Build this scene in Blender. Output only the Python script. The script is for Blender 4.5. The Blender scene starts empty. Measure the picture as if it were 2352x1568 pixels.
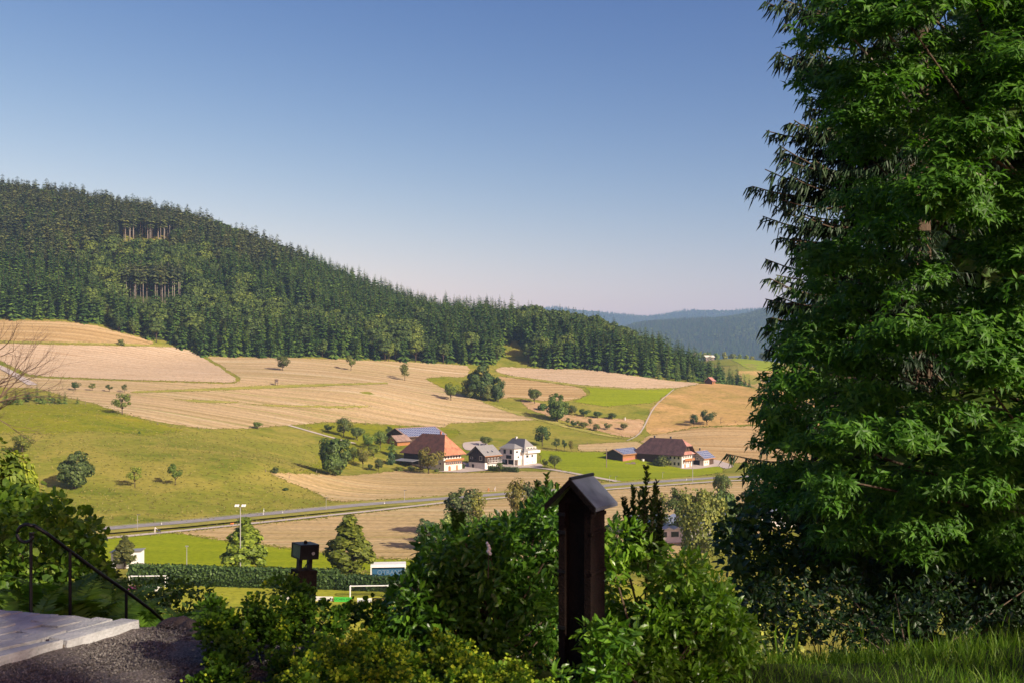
import bpy, math, random
import numpy as np
from mathutils import Matrix, Vector
from mathutils.geometry import delaunay_2d_cdt

# ---------------------------------------------------------------- camera, sky, sun, exposure
SC = bpy.context.scene
COL = SC.collection
cam_d = bpy.data.cameras.new('camera')
cam_d.lens = 35.0
cam_d.sensor_width = 36.0
cam_d.shift_y = 74.0 / 2352.0
cam_d.clip_start = 0.05
cam_d.clip_end = 60000.0
cam_d.dof.use_dof = True
cam_d.dof.focus_distance = 120.0
cam_d.dof.aperture_fstop = 8.0
cam = bpy.data.objects.new('camera', cam_d)
COL.objects.link(cam)
cam.location = (0, 0, 0)
cam.rotation_euler = (math.radians(90), 0, 0)
SC.camera = cam

SUN_AZ = math.atan2(0.76, -0.65)          # measured from +Y towards +X
SUN_EL = math.radians(27.0)
world = bpy.data.worlds.new('World')
SC.world = world
world.use_nodes = True
wn = world.node_tree
for n in list(wn.nodes):
    wn.nodes.remove(n)
sky = wn.nodes.new('ShaderNodeTexSky')
sky.sky_type = 'NISHITA'
sky.sun_disc = False
sky.sun_elevation = SUN_EL
sky.sun_rotation = SUN_AZ
sky.altitude = 400
sky.air_density = 1.0
sky.dust_density = 2.2
sky.ozone_density = 2.2
bg = wn.nodes.new('ShaderNodeBackground')
bg.inputs['Strength'].default_value = 0.076
wo = wn.nodes.new('ShaderNodeOutputWorld')
# one even grade for the whole sky: deeper blue above, paler rose towards the horizon
sep = wn.nodes.new('ShaderNodeSeparateColor'); com = wn.nodes.new('ShaderNodeCombineColor')
wn.links.new(sky.outputs[0], sep.inputs[0])
for i, (gam, k, cap) in enumerate(((2.4, 1.06, 5.0), (1.82, .485, 6.0), (1.08, .435, 9.0))):
    mn = wn.nodes.new('ShaderNodeMath'); mn.operation = 'MINIMUM'; mn.inputs[1].default_value = cap
    pw = wn.nodes.new('ShaderNodeMath'); pw.operation = 'POWER'; pw.inputs[1].default_value = gam
    ml = wn.nodes.new('ShaderNodeMath'); ml.operation = 'MULTIPLY'; ml.inputs[1].default_value = k * 3.6 ** (1.6 - gam)
    wn.links.new(sep.outputs[i], mn.inputs[0]); wn.links.new(mn.outputs[0], pw.inputs[0]); wn.links.new(pw.outputs[0], ml.inputs[0]); wn.links.new(ml.outputs[0], com.inputs[i])
wn.links.new(com.outputs[0], bg.inputs[0])
wn.links.new(bg.outputs[0], wo.inputs[0])

sun_d = bpy.data.lights.new('sun', 'SUN')
sun_d.energy = 5.0
sun_d.angle = math.radians(0.55)
sun_d.color = (1.0, 0.88, 0.70)
sun = bpy.data.objects.new('sun', sun_d)
COL.objects.link(sun)
TO_SUN = Vector((math.sin(SUN_AZ) * math.cos(SUN_EL), math.cos(SUN_AZ) * math.cos(SUN_EL), math.sin(SUN_EL)))
sun.rotation_euler = TO_SUN.to_track_quat('Z', 'Y').to_euler()
sun.location = (60, -60, 60)

SC.view_settings.view_transform = 'Standard'
SC.view_settings.look = 'None'
SC.view_settings.exposure = 0.75
SC.view_settings.gamma = 1.0
SC.view_settings.use_curve_mapping = False
SC.render.engine = 'CYCLES'
cy = SC.cycles
cy.use_denoising = True
cy.max_bounces = 6
cy.diffuse_bounces = 3
cy.glossy_bounces = 2
cy.transmission_bounces = 3
cy.volume_bounces = 1
cy.transparent_max_bounces = 6
cy.sample_clamp_indirect = 6.0
cy.caustics_reflective = False
cy.caustics_refractive = False

# ---------------------------------------------------------------- helpers
F = 2352 * 35.0 / 36.0
CX, HZ = 1176.0, 858.0
R = np.random.default_rng(7)
rnd = random.Random(11)
A = np.array


def P(u, v, d):
    """point at depth d seen at picture position (u, v)"""
    return A([(u - CX) / F * d, d, (HZ - v) / F * d])


def unit(v):
    v = np.asarray(v, float)
    return v / np.maximum(np.linalg.norm(v, axis=-1, keepdims=True), 1e-9)


def make_mesh(name, chunks, mats, smooth=False):
    """chunks: (verts Nx3, faces MxK, material index)"""
    me = bpy.data.meshes.new(name)
    vs, lv, ls, mi, off, lo = [], [], [], [], 0, 0
    for V, Fc, m in chunks:
        V = np.asarray(V, float).reshape(-1, 3)
        Fc = np.asarray(Fc, int)
        if len(Fc) == 0:
            continue
        k = Fc.shape[1]
        vs.append(V)
        lv.append((Fc + off).ravel())
        ls.append(lo + np.arange(len(Fc)) * k)
        mi.append(np.full(len(Fc), m))
        off += len(V)
        lo += Fc.size
    V = np.concatenate(vs); lv = np.concatenate(lv); ls = np.concatenate(ls); mi = np.concatenate(mi)
    me.vertices.add(len(V)); me.vertices.foreach_set('co', V.ravel().astype(np.float32))
    me.loops.add(len(lv)); me.loops.foreach_set('vertex_index', lv.astype(np.int32))
    me.polygons.add(len(ls)); me.polygons.foreach_set('loop_start', ls.astype(np.int32))
    me.polygons.foreach_set('material_index', mi.astype(np.int32))
    me.polygons.foreach_set('use_smooth', np.full(len(ls), bool(smooth)))
    for m in (mats if isinstance(mats, (list, tuple)) else [mats]):
        me.materials.append(m)
    me.update(calc_edges=True)
    me.validate()
    return me


def tag(o, label=None, cat=None, group=None, kind=None):
    if label: o['label'] = label
    if cat: o['category'] = cat
    if group: o['group'] = group
    if kind: o['kind'] = kind
    return o


def obj(name, me, parent=None, loc=None):
    o = bpy.data.objects.new(name, me)
    COL.objects.link(o)
    if parent is not None: o.parent = parent
    if loc is not None: o.location = [float(q) for q in loc]
    return o


def empty(name, loc, rz=0.0, label=None, cat=None, group=None):
    o = bpy.data.objects.new(name, None)
    COL.objects.link(o)
    o.location = [float(q) for q in loc]
    o.rotation_euler = (0, 0, rz)
    o.empty_display_size = 0.2
    return tag(o, label, cat, group)


class MB:
    """collects boxes, prisms and tubes into one mesh"""
    def __init__(s): s.c = []
    def box(s, x0, x1, y0, y1, z0, z1, m=0):
        V = [(x, y, z) for x in (x0, x1) for y in (y0, y1) for z in (z0, z1)]
        s.c.append((V, [(0, 1, 3, 2), (4, 6, 7, 5), (0, 4, 5, 1), (2, 3, 7, 6), (0, 2, 6, 4), (1, 5, 7, 3)], m)); return s
    def poly(s, V, faces, m=0):
        for f in faces: s.c.append((V, [f], m))
        return s
    def prism(s, ring, off, m=0):
        """ring of points extruded by vector off"""
        n = len(ring); V = [tuple(p) for p in ring] + [tuple(A(p) + A(off)) for p in ring]
        s.c.append((V, [(i, (i + 1) % n, n + (i + 1) % n, n + i) for i in range(n)], m))
        s.c.append((V, [tuple(range(n))], m)); s.c.append((V, [tuple(range(2 * n - 1, n - 1, -1))], m)); return s
    def tube(s, pts, rad, k=6, m=0):
        s.c.append(tube(pts, rad, k) + (m,)); return s
    def obj(s, name, mats, parent=None, loc=None, smooth=False):
        return obj(name, make_mesh(name, s.c, mats, smooth), parent, loc)


def tube(pts, rad, k=6):
    pts = np.asarray(pts, float); n = len(pts)
    rad = np.broadcast_to(np.asarray(rad, float), (n,))
    t = unit(np.gradient(pts, axis=0))
    ref = A([0, 0, 1.0]) if abs(t[:, 2]).mean() < 0.9 else A([1.0, 0, 0])
    a = unit(np.cross(t, ref)); b = np.cross(t, a)
    ang = np.arange(k) / k * 2 * math.pi
    V = pts[:, None] + rad[:, None, None] * (np.cos(ang)[None, :, None] * a[:, None] + np.sin(ang)[None, :, None] * b[:, None])
    V = np.concatenate([V.reshape(-1, 3), pts[:1], pts[-1:]])
    i = np.arange(n - 1)[:, None] * k; j = np.arange(k)[None]; j2 = (j + 1) % k
    q = np.stack([i + j, i + j2, i + k + j2, i + k + j], -1).reshape(-1, 4)
    c0 = np.stack([np.arange(k), (np.arange(k) + 1) % k, np.full(k, n * k), np.full(k, n * k)], -1)[:, [1, 0, 2, 2]]
    e = (n - 1) * k
    tri = [(e + x, e + (x + 1) % k, n * k + 1) for x in range(k)] + [((x + 1) % k, x, n * k) for x in range(k)]
    q4 = np.concatenate([q[:, [0, 1, 2]], q[:, [0, 2, 3]], A(tri)])
    return V, q4


def stamp(T, Fc, O, X, Y, Z, s):
    """copies of a small template at origins O with axes X, Y, Z"""
    T = np.asarray(T, float); Fc = np.asarray(Fc, int); n, k = len(O), len(T)
    s = np.broadcast_to(np.asarray(s, float), (n,))[:, None, None]
    V = O[:, None] + s * (T[None, :, 0, None] * X[:, None] + T[None, :, 1, None] * Y[:, None] + T[None, :, 2, None] * Z[:, None])
    return V.reshape(-1, 3), (Fc[None] + k * np.arange(n)[:, None, None]).reshape(-1, Fc.shape[1])


def frame(X, up):
    X = unit(X); Y = unit(np.cross(up, X)); return X, Y, np.cross(X, Y)


def rdir(n, rng=None):
    return unit((rng or R).normal(size=(n, 3)))


OVAL_T = [(0, 0, 0), (.5, 0, 0), (1, 0, -.1), (.28, .2, .06), (.68, .17, .03), (.28, -.2, .06), (.68, -.17, .03)]
OVAL_F = [(0, 1, 3), (1, 4, 3), (1, 2, 4), (0, 5, 1), (1, 5, 6), (1, 6, 2)]
DIA_T = [(0, 0, 0), (.45, 0, .02), (1, 0, -.14), (.42, .15, .06), (.42, -.15, .06)]
DIA_F = [(0, 1, 3), (1, 2, 3), (0, 4, 1), (1, 4, 2)]
LONG_T = [(0, 0, 0), (.5, 0, .02), (1, 0, -.16), (.25, .13, .05), (.68, .13, .0), (.25, -.13, .05), (.68, -.13, .0)]
ROUND_T = [(0, 0, 0), (.5, 0, 0), (1, 0, -.08), (.22, .36, .08), (.7, .34, .04), (.22, -.36, .08), (.7, -.34, .04)]
QUAD_T = [(0, -.5, 0), (1, -.35, .1), (1, .35, -.1), (0, .5, 0)]
QUAD_F = [(0, 1, 2, 3)]

# ---------------------------------------------------------------- materials
def new_mat(name):
    m = bpy.data.materials.new(name); m.use_nodes = True
    nt = m.node_tree
    for n in list(nt.nodes): nt.nodes.remove(n)
    out = nt.nodes.new('ShaderNodeOutputMaterial')
    return m, nt, out


def N(nt, t, **kw):
    n = nt.nodes.new(t)
    for k, v in kw.items():
        if k in n.inputs: n.inputs[k].default_value = v
        else: setattr(n, k, v)
    return n


def rgba(c): return (c[0], c[1], c[2], 1.0)


def ramp(nt, fac, stops):
    r = nt.nodes.new('ShaderNodeValToRGB')
    e = r.color_ramp.elements
    while len(e) < len(stops): e.new(0.5)
    for i, (p, c) in enumerate(stops):
        e[i].position = p; e[i].color = rgba(c)
    nt.links.new(fac, r.inputs[0]); return r.outputs[0]


def noise(nt, vec, scale, detail=4, rough=.55, dist=0.0):
    n = N(nt, 'ShaderNodeTexNoise', Scale=scale, Detail=detail, Roughness=rough, Distortion=dist)
    if vec is not None: nt.links.new(vec, n.inputs['Vector'])
    return n.outputs[0]


def mixc(nt, fac, a, b, mode='MIX'):
    m = nt.nodes.new('ShaderNodeMix'); m.data_type = 'RGBA'; m.blend_type = mode
    for s, val in ((0, fac), (6, a), (7, b)):
        if isinstance(val, (int, float)): m.inputs[s].default_value = val
        elif isinstance(val, tuple): m.inputs[s].default_value = rgba(val)
        else: nt.links.new(val, m.inputs[s])
    return m.outputs[2]


def mapped(nt, scale=(1, 1, 1), rot=0.0, pos=True):
    g = nt.nodes.new('ShaderNodeNewGeometry' if pos else 'ShaderNodeTexCoord')
    mp = nt.nodes.new('ShaderNodeMapping')
    mp.inputs['Scale'].default_value = scale
    mp.inputs['Rotation'].default_value = (0, 0, rot)
    nt.links.new(g.outputs['Position' if pos else 'Object'], mp.inputs[0])
    return mp.outputs[0]


def surf(nt, out, col, rough=.8, bump=None, bstr=.3, bdist=.05, spec=.3, metal=0.0):
    p = N(nt, 'ShaderNodeBsdfPrincipled')
    p.inputs['Roughness'].default_value = rough
    p.inputs['Specular IOR Level'].default_value = spec
    p.inputs['Metallic'].default_value = metal
    if isinstance(col, tuple): p.inputs['Base Color'].default_value = rgba(col)
    else: nt.links.new(col, p.inputs['Base Color'])
    if bump is not None:
        b = N(nt, 'ShaderNodeBump', Strength=bstr, Distance=bdist)
        nt.links.new(bump, b.inputs['Height']); nt.links.new(b.outputs[0], p.inputs['Normal'])
    nt.links.new(p.outputs[0], out.inputs[0]); return p


def plain(name, c, rough=.7, var=.25, scale=3.0, spec=.3, metal=0.0, bstr=.15, stretch=(1, 1, 1)):
    """painted / plastered / wooden / metal surface with mottling and fine relief"""
    m, nt, out = new_mat(name)
    v = mapped(nt, stretch, 0, False)
    f = noise(nt, v, scale, 5, .6)
    lo = tuple(x * (1 - var) for x in c); hi = tuple(min(1, x * (1 + var * .7)) for x in c)
    col = ramp(nt, f, [(.3, lo), (.55, c), (.75, hi)])
    surf(nt, out, col, rough, noise(nt, v, scale * 9, 3), bstr, .02, spec, metal)
    return m


def field_mat(name, base, dark, light, rot=0.0, sx=.006, sy=.22, patch=None, fine=.5, green=None, lines=0):
    """mown or grown field: swath lines along one direction, patches, fine stubble"""
    m, nt, out = new_mat(name)
    vs = mapped(nt, (sx, sy, .01), rot)
    st = noise(nt, vs, 1.0, 5, .62, .25)
    col = ramp(nt, st, [(.36, dark), (.46, base), (.54, base), (.66, light)])
    if lines:
        wv = N(nt, 'ShaderNodeTexWave', Scale=lines, Distortion=9.0, Detail=3.0)
        wv.inputs['Detail Scale'].default_value = .35; wv.bands_direction = 'Y'
        nt.links.new(mapped(nt, (.25, 1, .3), rot), wv.inputs['Vector'])
        col = mixc(nt, .55, col, ramp(nt, wv.outputs[0], [(.0, (.80, .80, .74)), (.35, (1, 1, 1)), (.8, (1, 1, 1)), (.95, (1.16, 1.16, 1.18))]), 'MULTIPLY')
    vp = mapped(nt, (1, 1, .2), rot)
    if green is not None:
        g = ramp(nt, noise(nt, vs, 2.3, 3, .5, .4), [(.56, (0, 0, 0)), (.68, (1, 1, 1))])
        col = mixc(nt, g, col, green)
    if patch is not None:
        g = ramp(nt, noise(nt, vp, .035, 4, .6, .6), [(.45, (0, 0, 0)), (.62, (1, 1, 1))])
        col = mixc(nt, g, col, patch)
    fn = noise(nt, mapped(nt, (.8, 1.1, .5), rot), fine * 1.5, 6, .75)
    sh = ramp(nt, fn, [(.34, (.5, .52, .5)), (.5, (.95, .95, .95)), (.66, (1.12, 1.1, 1.08))])
    col = mixc(nt, .8, col, sh, 'MULTIPLY')
    surf(nt, out, col, .95, fn, .5, .25, .05)
    return m


def leaf_mat(name, c, c2=None, transl=.35, rough=.45, obj_tint=False, spec=.35, tip=None):
    """leaf: per-leaf colour change, some light passing through"""
    m, nt, out = new_mat(name)
    g = nt.nodes.new('ShaderNodeNewGeometry')
    c2 = c2 or (c[0] * 1.5, c[1] * 1.35, c[2] * 1.2)
    lo = tuple(x * .55 for x in c)
    oi = nt.nodes.new('ShaderNodeObjectInfo')
    col = ramp(nt, g.outputs['Random Per Island'], [(0.0, lo), (.5, c), (1.0, c2)])
    o = ramp(nt, oi.outputs['Random'], [(0, (.55, .62, .62)), (.5, (1, 1, 1)), (1, (1.5, 1.3, .95))])
    col = mixc(nt, 1.0, col, o, 'MULTIPLY')
    if obj_tint: col = mixc(nt, 1.0, col, oi.outputs['Color'], 'MULTIPLY')
    p = N(nt, 'ShaderNodeBsdfPrincipled'); p.inputs['Roughness'].default_value = rough
    p.inputs['Specular IOR Level'].default_value = spec
    nt.links.new(col, p.inputs['Base Color'])
    t = nt.nodes.new('ShaderNodeBsdfTranslucent')
    tc = mixc(nt, 1.0, col, (1.25, 1.35, .55), 'MULTIPLY')
    nt.links.new(tc, t.inputs[0])
    mx = nt.nodes.new('ShaderNodeMixShader'); mx.inputs[0].default_value = transl
    nt.links.new(p.outputs[0], mx.inputs[1]); nt.links.new(t.outputs[0], mx.inputs[2])
    nt.links.new(mx.outputs[0], out.inputs[0]); return m


M = {}
M['bark'] = plain('bark', (.09, .065, .045), .9, .45, 2.2, .1, 0, .6, (3, 3, .6))
M['bark_pale'] = plain('bark_pale', (.34, .29, .25), .9, .35, 2.0, .1, 0, .5, (3, 3, .6))
M['bark_birch'] = plain('bark_birch', (.55, .52, .46), .8, .5, 4.0, .1, 0, .3, (1, 1, 3))
M['twig'] = plain('twig', (.16, .11, .08), .9, .4, 3)
M['needle'] = leaf_mat('needle', (0.048, 0.100, 0.018), (0.102, 0.170, 0.025), .12, .6, False, .2)
M['needle_dark'] = leaf_mat('needle_dark', (0.060, 0.083, 0.027), (0.115, 0.131, 0.040), .1, .6, False, .2)
M['needle_young'] = leaf_mat('needle_young', (0.084, 0.144, 0.031), (0.156, 0.228, 0.044), .15, .6, False, .2)
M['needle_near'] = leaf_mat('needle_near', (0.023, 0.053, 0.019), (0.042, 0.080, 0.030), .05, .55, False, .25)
M['broad_far'] = leaf_mat('broad_far', (0.076, 0.123, 0.027), (0.137, 0.194, 0.040), .22, .6, False, .2)
M['crown'] = leaf_mat('crown', (0.086, 0.132, 0.037), (0.155, 0.207, 0.052), .28, .55, True, .25)
M['chestnut_leaf'] = leaf_mat('chestnut_leaf', (.058, .165, .014), (.105, .235, .02), .42, .5, False, .25)
M['laurel_leaf'] = leaf_mat('laurel_leaf', (.08, .20, .018), (.15, .29, .03), .40, .34, False, .5)
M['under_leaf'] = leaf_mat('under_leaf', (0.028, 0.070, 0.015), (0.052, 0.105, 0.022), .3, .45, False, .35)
M['hazel_leaf'] = leaf_mat('hazel_leaf', (.07, .16, .018), (.15, .25, .03), .42, .5, False, .3)
M['mantle_leaf'] = leaf_mat('mantle_leaf', (.08, .18, .012), (.15, .26, .016), .38, .55, False, .25)
M['mantle_flower'] = leaf_mat('mantle_flower', (.20, .31, .02), (.34, .42, .03), .4, .6, False, .2)
M['fern_leaf'] = leaf_mat('fern_leaf', (.09, .19, .02), (.15, .26, .03), .42, .5, False, .3)
M['box_leaf'] = leaf_mat('box_leaf', (.035, .075, .012), (.07, .12, .02), .3, .4, False, .4)
M['grass_blade'] = leaf_mat('grass_blade', (.09, .2, .015), (.18, .29, .03), .4, .5, False, .3)
M['blossom'] = plain('blossom', (.75, .72, .66), .8, .15, 8)
M['white'] = plain('white', (0.656, 0.631, 0.590), .85, .10, 1.2)
M['plaster_white'] = plain('plaster_white', (0.640, 0.615, 0.574), .9, .12, .8)
M['plaster_cream'] = plain('plaster_cream', (0.607, 0.558, 0.476), .9, .14, .8)
M['wood_brown'] = plain('wood_brown', (.085, .055, .04), .85, .35, 1.5, .15, 0, .4, (6, 6, .4))
M['wood_dark'] = plain('wood_dark', (.05, .042, .038), .85, .35, 1.5, .15, 0, .4, (6, 6, .4))
M['wood_orange'] = plain('wood_orange', (.33, .15, .06), .8, .3, 1.5, .15, 0, .4, (6, 6, .4))
M['wood_grey'] = plain('wood_grey', (.2, .16, .13), .9, .35, 1.5, .1, 0, .4, (6, 6, .4))
M['brick_red'] = plain('brick_red', (.36, .15, .10), .9, .3, 2.5)
M['shutter'] = plain('shutter', (.25, .09, .05), .7, .2, 3)
M['glass'] = plain('glass', (.03, .038, .045), .12, .2, 2, .6, 0, .0)
M['dark'] = plain('dark', (.012, .012, .013), .8, .3, 2)
M['slate'] = plain('slate', (.085, .088, .10), .6, .2, 1.5, .4)
M['grey_roof'] = plain('grey_roof', (.22, .215, .21), .7, .18, 1.5, .4)
M['grey_metal'] = plain('grey_metal', (.42, .42, .42), .45, .15, 3, .5, .6)
M['black_iron'] = plain('black_iron', (.012, .012, .014), .45, .3, 20, .5, .5)
M['rust'] = plain('rust', (0.013, 0.007, 0.005), .85, .5, 14, .2, .2, .5)
M['rust_dark'] = plain('rust_dark', (.012, .008, .006), .8, .5, 12, .25, .3, .4)
M['panel_blue'] = plain('panel_blue', (.13, .15, .25), .2, .25, 1.2, .7)
M['panel_frame'] = plain('panel_frame', (.55, .57, .60), .4, .1, 3, .5, .3)
M['stone'] = plain('stone', (.36, .365, .37), .92, .3, 6, .2, 0, .6)
M['stone_dark'] = plain('stone_dark', (.12, .10, .085), .95, .4, 7, .2, 0, .7)
M['asphalt'] = plain('asphalt', (.27, .25, .245), .9, .14, .15)
M['gravel_path'] = plain('gravel_path', (.47, .41, .35), .95, .18, .2)
M['marking'] = plain('marking', (.72, .72, .70), .8, .1, 1)


def tile_mat(name, c, dark, sc=1.0):
    """rows of roof tiles with weathered patches"""
    m, nt, out = new_mat(name)
    v = mapped(nt, (1, 1, 1), 0, False)
    w = N(nt, 'ShaderNodeTexWave', Scale=1.1 * sc, Distortion=.6, Detail=2.0)
    w.bands_direction = 'Z'; nt.links.new(v, w.inputs['Vector'])
    pt = noise(nt, v, .45, 6, .68)
    col = ramp(nt, pt, [(.33, dark), (.5, c), (.7, tuple(min(1, x * 1.35) for x in c))])
    sp = ramp(nt, noise(nt, v, 3.2, 3, .7), [(.3, (.6, .6, .6)), (.55, (1, 1, 1)), (.8, (1.25, 1.2, 1.15))])
    col = mixc(nt, .8, col, sp, 'MULTIPLY')
    col = mixc(nt, .45, col, ramp(nt, w.outputs[0], [(.0, (.45, .45, .45)), (.35, (1, 1, 1))]), 'MULTIPLY')
    surf(nt, out, col, .85, w.outputs[0], .5, .06, .2); return m


M['tile_red'] = tile_mat('tile_red', (.125, .058, .045), (.075, .043, .037))
M['tile_orange_lit'] = tile_mat('tile_orange_lit', (.42, .185, .105), (.26, .115, .075))  # newer hip tiles, with sunlight also put into the brighter orange
M['tile_plum'] = tile_mat('tile_plum', (.125, .07, .07), (.075, .045, .048))
M['tile_pink'] = tile_mat('tile_pink', (.44, .21, .17), (.30, .15, .12))  # on the plum farm's hip, mostly sunlight put into the tile colour
M['tile_old'] = tile_mat('tile_old', (.29, .20, .16), (.17, .12, .10))

# hay, meadow, pitch
HAY = dict(base=(0.446, 0.327, 0.178), dark=(0.338, 0.251, 0.112), light=(0.555, 0.448, 0.287))
M['hay'] = field_mat('hay', **HAY, lines=.036, rot=.06, green=(0.284, 0.266, 0.089))
M['hay_valley'] = field_mat('hay_valley', (0.465, 0.336, 0.165), (0.382, 0.279, 0.112), (0.546, 0.426, 0.241), lines=.05, rot=.25, sy=.3, green=(0.314, 0.279, 0.098))
M['hay_tan'] = field_mat('hay_tan', (0.416, 0.288, 0.133), (0.347, 0.229, 0.099), (0.500, 0.370, 0.204), lines=.04, rot=-.05)
M['hay_pale'] = field_mat('hay_pale', (0.496, 0.371, 0.243), (0.418, 0.295, 0.173), (0.561, 0.442, 0.314), lines=.06, rot=-.15, sx=.03, sy=.5)
M['dry_grass'] = field_mat('dry_grass', (0.432, 0.281, 0.101), (0.307, 0.227, 0.066), (0.560, 0.349, 0.155), rot=.5, sx=.03, sy=.05, patch=(0.342, 0.250, 0.077), fine=.3)
M['dry_earth'] = field_mat('dry_earth', (0.432, 0.286, 0.150), (0.348, 0.227, 0.111), (0.502, 0.346, 0.202), rot=.3, sx=.05, sy=.09, green=(0.279, 0.219, 0.079))
M['meadow'] = field_mat('meadow', (0.200, 0.208, 0.027), (0.143, 0.170, 0.018), (0.298, 0.261, 0.048), rot=.3, sx=.02, sy=.07, patch=(0.278, 0.244, 0.046), fine=.35)
M['meadow_green'] = field_mat('meadow_green', (0.202, 0.212, 0.013), (0.142, 0.173, 0.010), (0.273, 0.240, 0.020), rot=.2, sx=.03, sy=.06, fine=.35)
M['lawn'] = field_mat('lawn', (0.228, 0.279, 0.008), (0.191, 0.241, 0.007), (0.276, 0.316, 0.011), rot=.2, sx=.01, sy=.12, fine=.6)
M['pitch'] = field_mat('pitch', (0.309, 0.318, 0.032), (0.262, 0.286, 0.025), (0.374, 0.356, 0.045), rot=0, sx=.01, sy=.2, fine=.6)
M['verge'] = field_mat('verge', (.30, .28, .06), (.22, .235, .045), (.44, .36, .13), rot=.3, sx=.06, sy=.3, fine=.6)
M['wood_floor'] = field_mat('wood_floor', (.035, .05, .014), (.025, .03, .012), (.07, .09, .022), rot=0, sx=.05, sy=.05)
M['yard'] = plain('yard', (.42, .36, .32), .95, .12, .15)
M['far_ground'] = field_mat('far_ground', (.03, .05, .018), (.02, .035, .012), (.05, .075, .02), sx=.01, sy=.01)

# ---------------------------------------------------------------- terrain
def ctrl():
    pts = []
    def c(u, d, z): pts.append(((u - CX) / F * d, d, z))
    for x in (-900, -500, -250, -120, 0, 120, 260, 500, 900):
        for y in (150, 215): pts.append((x, y, -44.0))
    for u, d in ((-150, 250), (240, 282), (420, 292), (600, 303), (850, 334), (1130, 361), (1400, 392), (1640, 419)): c(u, d, -44.0)
    for u, d in ((900, 400), (1100, 420), (1300, 440), (1000, 450), (760, 370)): c(u, d, -44.0)
    c(2100, 430, -45); c(2600, 450, -45); c(3200, 500, -45)
    for u, v, d in ((171, 1120, 331), (0, 1120, 325), (-200, 1120, 320), (270, 952, 458), (100, 930, 475), (-100, 920, 480),
                    (200, 745, 733), (0, 737, 735), (-300, 730, 740), (350, 795, 715), (460, 820, 715), (550, 874, 610), (100, 862, 585), (300, 870, 590),
                    (402, 1112, 338), (317, 1117, 336), (600, 1060, 380), (600, 984, 490), (450, 984, 462), (650, 822, 720), (760, 966, 545),
                    (620, 900, 590), (850, 900, 610), (900, 975, 560), (1060, 965, 590), (1000, 835, 760), (1000, 900, 655), (1100, 920, 640), (1200, 845, 765), (1120, 842, 762),
                    (1020, 1080, 455), (930, 1074, 458), (1114, 1077, 462), (1203, 1067, 477), (1060, 1020, 520), (900, 1010, 520), (800, 1080, 440), (850, 1040, 475),
                    (1260, 1000, 565), (1250, 964, 600), (1250, 1040, 515), (1330, 1060, 485), (1566, 1074, 488), (1478, 1058, 498), (1430, 1058, 495), (1616, 1069, 494),
                    (1400, 1107, 400), (1500, 1000, 590), (1480, 1030, 525), (1620, 985, 595), (1760, 985, 600), (1900, 985, 605), (1760, 1060, 515),
                    (1450, 858, 745), (1300, 850, 755), (1440, 894, 695), (1440, 933, 645), (1300, 922, 655), (1330, 955, 620), (1484, 963, 622), (1540, 940, 640),
                    (1640, 880, 740), (1590, 879, 742), (1700, 884, 745), (1745, 895, 750), (1850, 900, 750), (2000, 905, 760), (1640, 930, 660), (1740, 940, 650)):
        c(u, d, (HZ - v) / F * d)
    for u, v, d, t in ((-600, 400, 1250, 35), (-250, 410, 1230, 35), (0, 420, 1200, 35), (200, 432, 1170, 35), (350, 462, 1130, 35), (520, 492, 1100, 35), (640, 540, 1060, 35), (800, 592, 1000, 35),
                       (950, 655, 960, 35), (1100, 690, 920, 27), (1200, 698, 900, 24), (1300, 714, 870, 22), (1400, 735, 855, 24), (1500, 767, 835, 27),
                       (1560, 797, 820, 28)):
        z = (HZ - v) / F * d - t
        c(u, d, z); c(u, d + 180, z - 22); c(u, d + 420, z - 75)
    for u, d, z in ((1640, 800, -10), (1700, 800, -18), (1760, 800, -22), (1950, 820, -28), (1680, 900, -32), (1800, 950, -34), (2100, 900, -34), (1500, 1000, -22)): c(u, d, z)
    for u, v, d in ((1700, 900, 1130), (1760, 905, 1130), (1900, 905, 1150), (1700, 850, 1330), (1760, 862, 1330), (1640, 826, 1500), (1700, 824, 1520), (1765, 834, 1520), (1900, 850, 1520)):
        c(u, d, (HZ - v) / F * d)
    for u in (1500, 1640, 1760, 2000): c(u, 1850, -40)
    for x, y, z in ((1500, 800, -20), (1500, 1500, 0), (-1600, 1000, 150), (-1500, 500, 0), (-1600, 1800, 120), (0, 1900, -20), (1500, 250, -44), (-1500, 250, -40)): pts.append((x, y, z))
    return A(pts)


CP = ctrl()
S = 400.0


def _k(r2): return np.where(r2 > 1e-12, r2 * np.log(np.maximum(r2, 1e-12)), 0.0)


_q = CP[:, :2] / S
_n = len(_q)
_K = _k(((_q[:, None] - _q[None]) ** 2).sum(-1)) + np.eye(_n) * 2e-3
_Pm = np.c_[np.ones(_n), _q]
_W = np.linalg.solve(np.block([[_K, _Pm], [_Pm.T, np.zeros((3, 3))]]), np.r_[CP[:, 2], 0, 0, 0])


def sstep(a, b, x):
    t = np.clip((x - a) / (b - a), 0, 1); return t * t * (3 - 2 * t)


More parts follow.
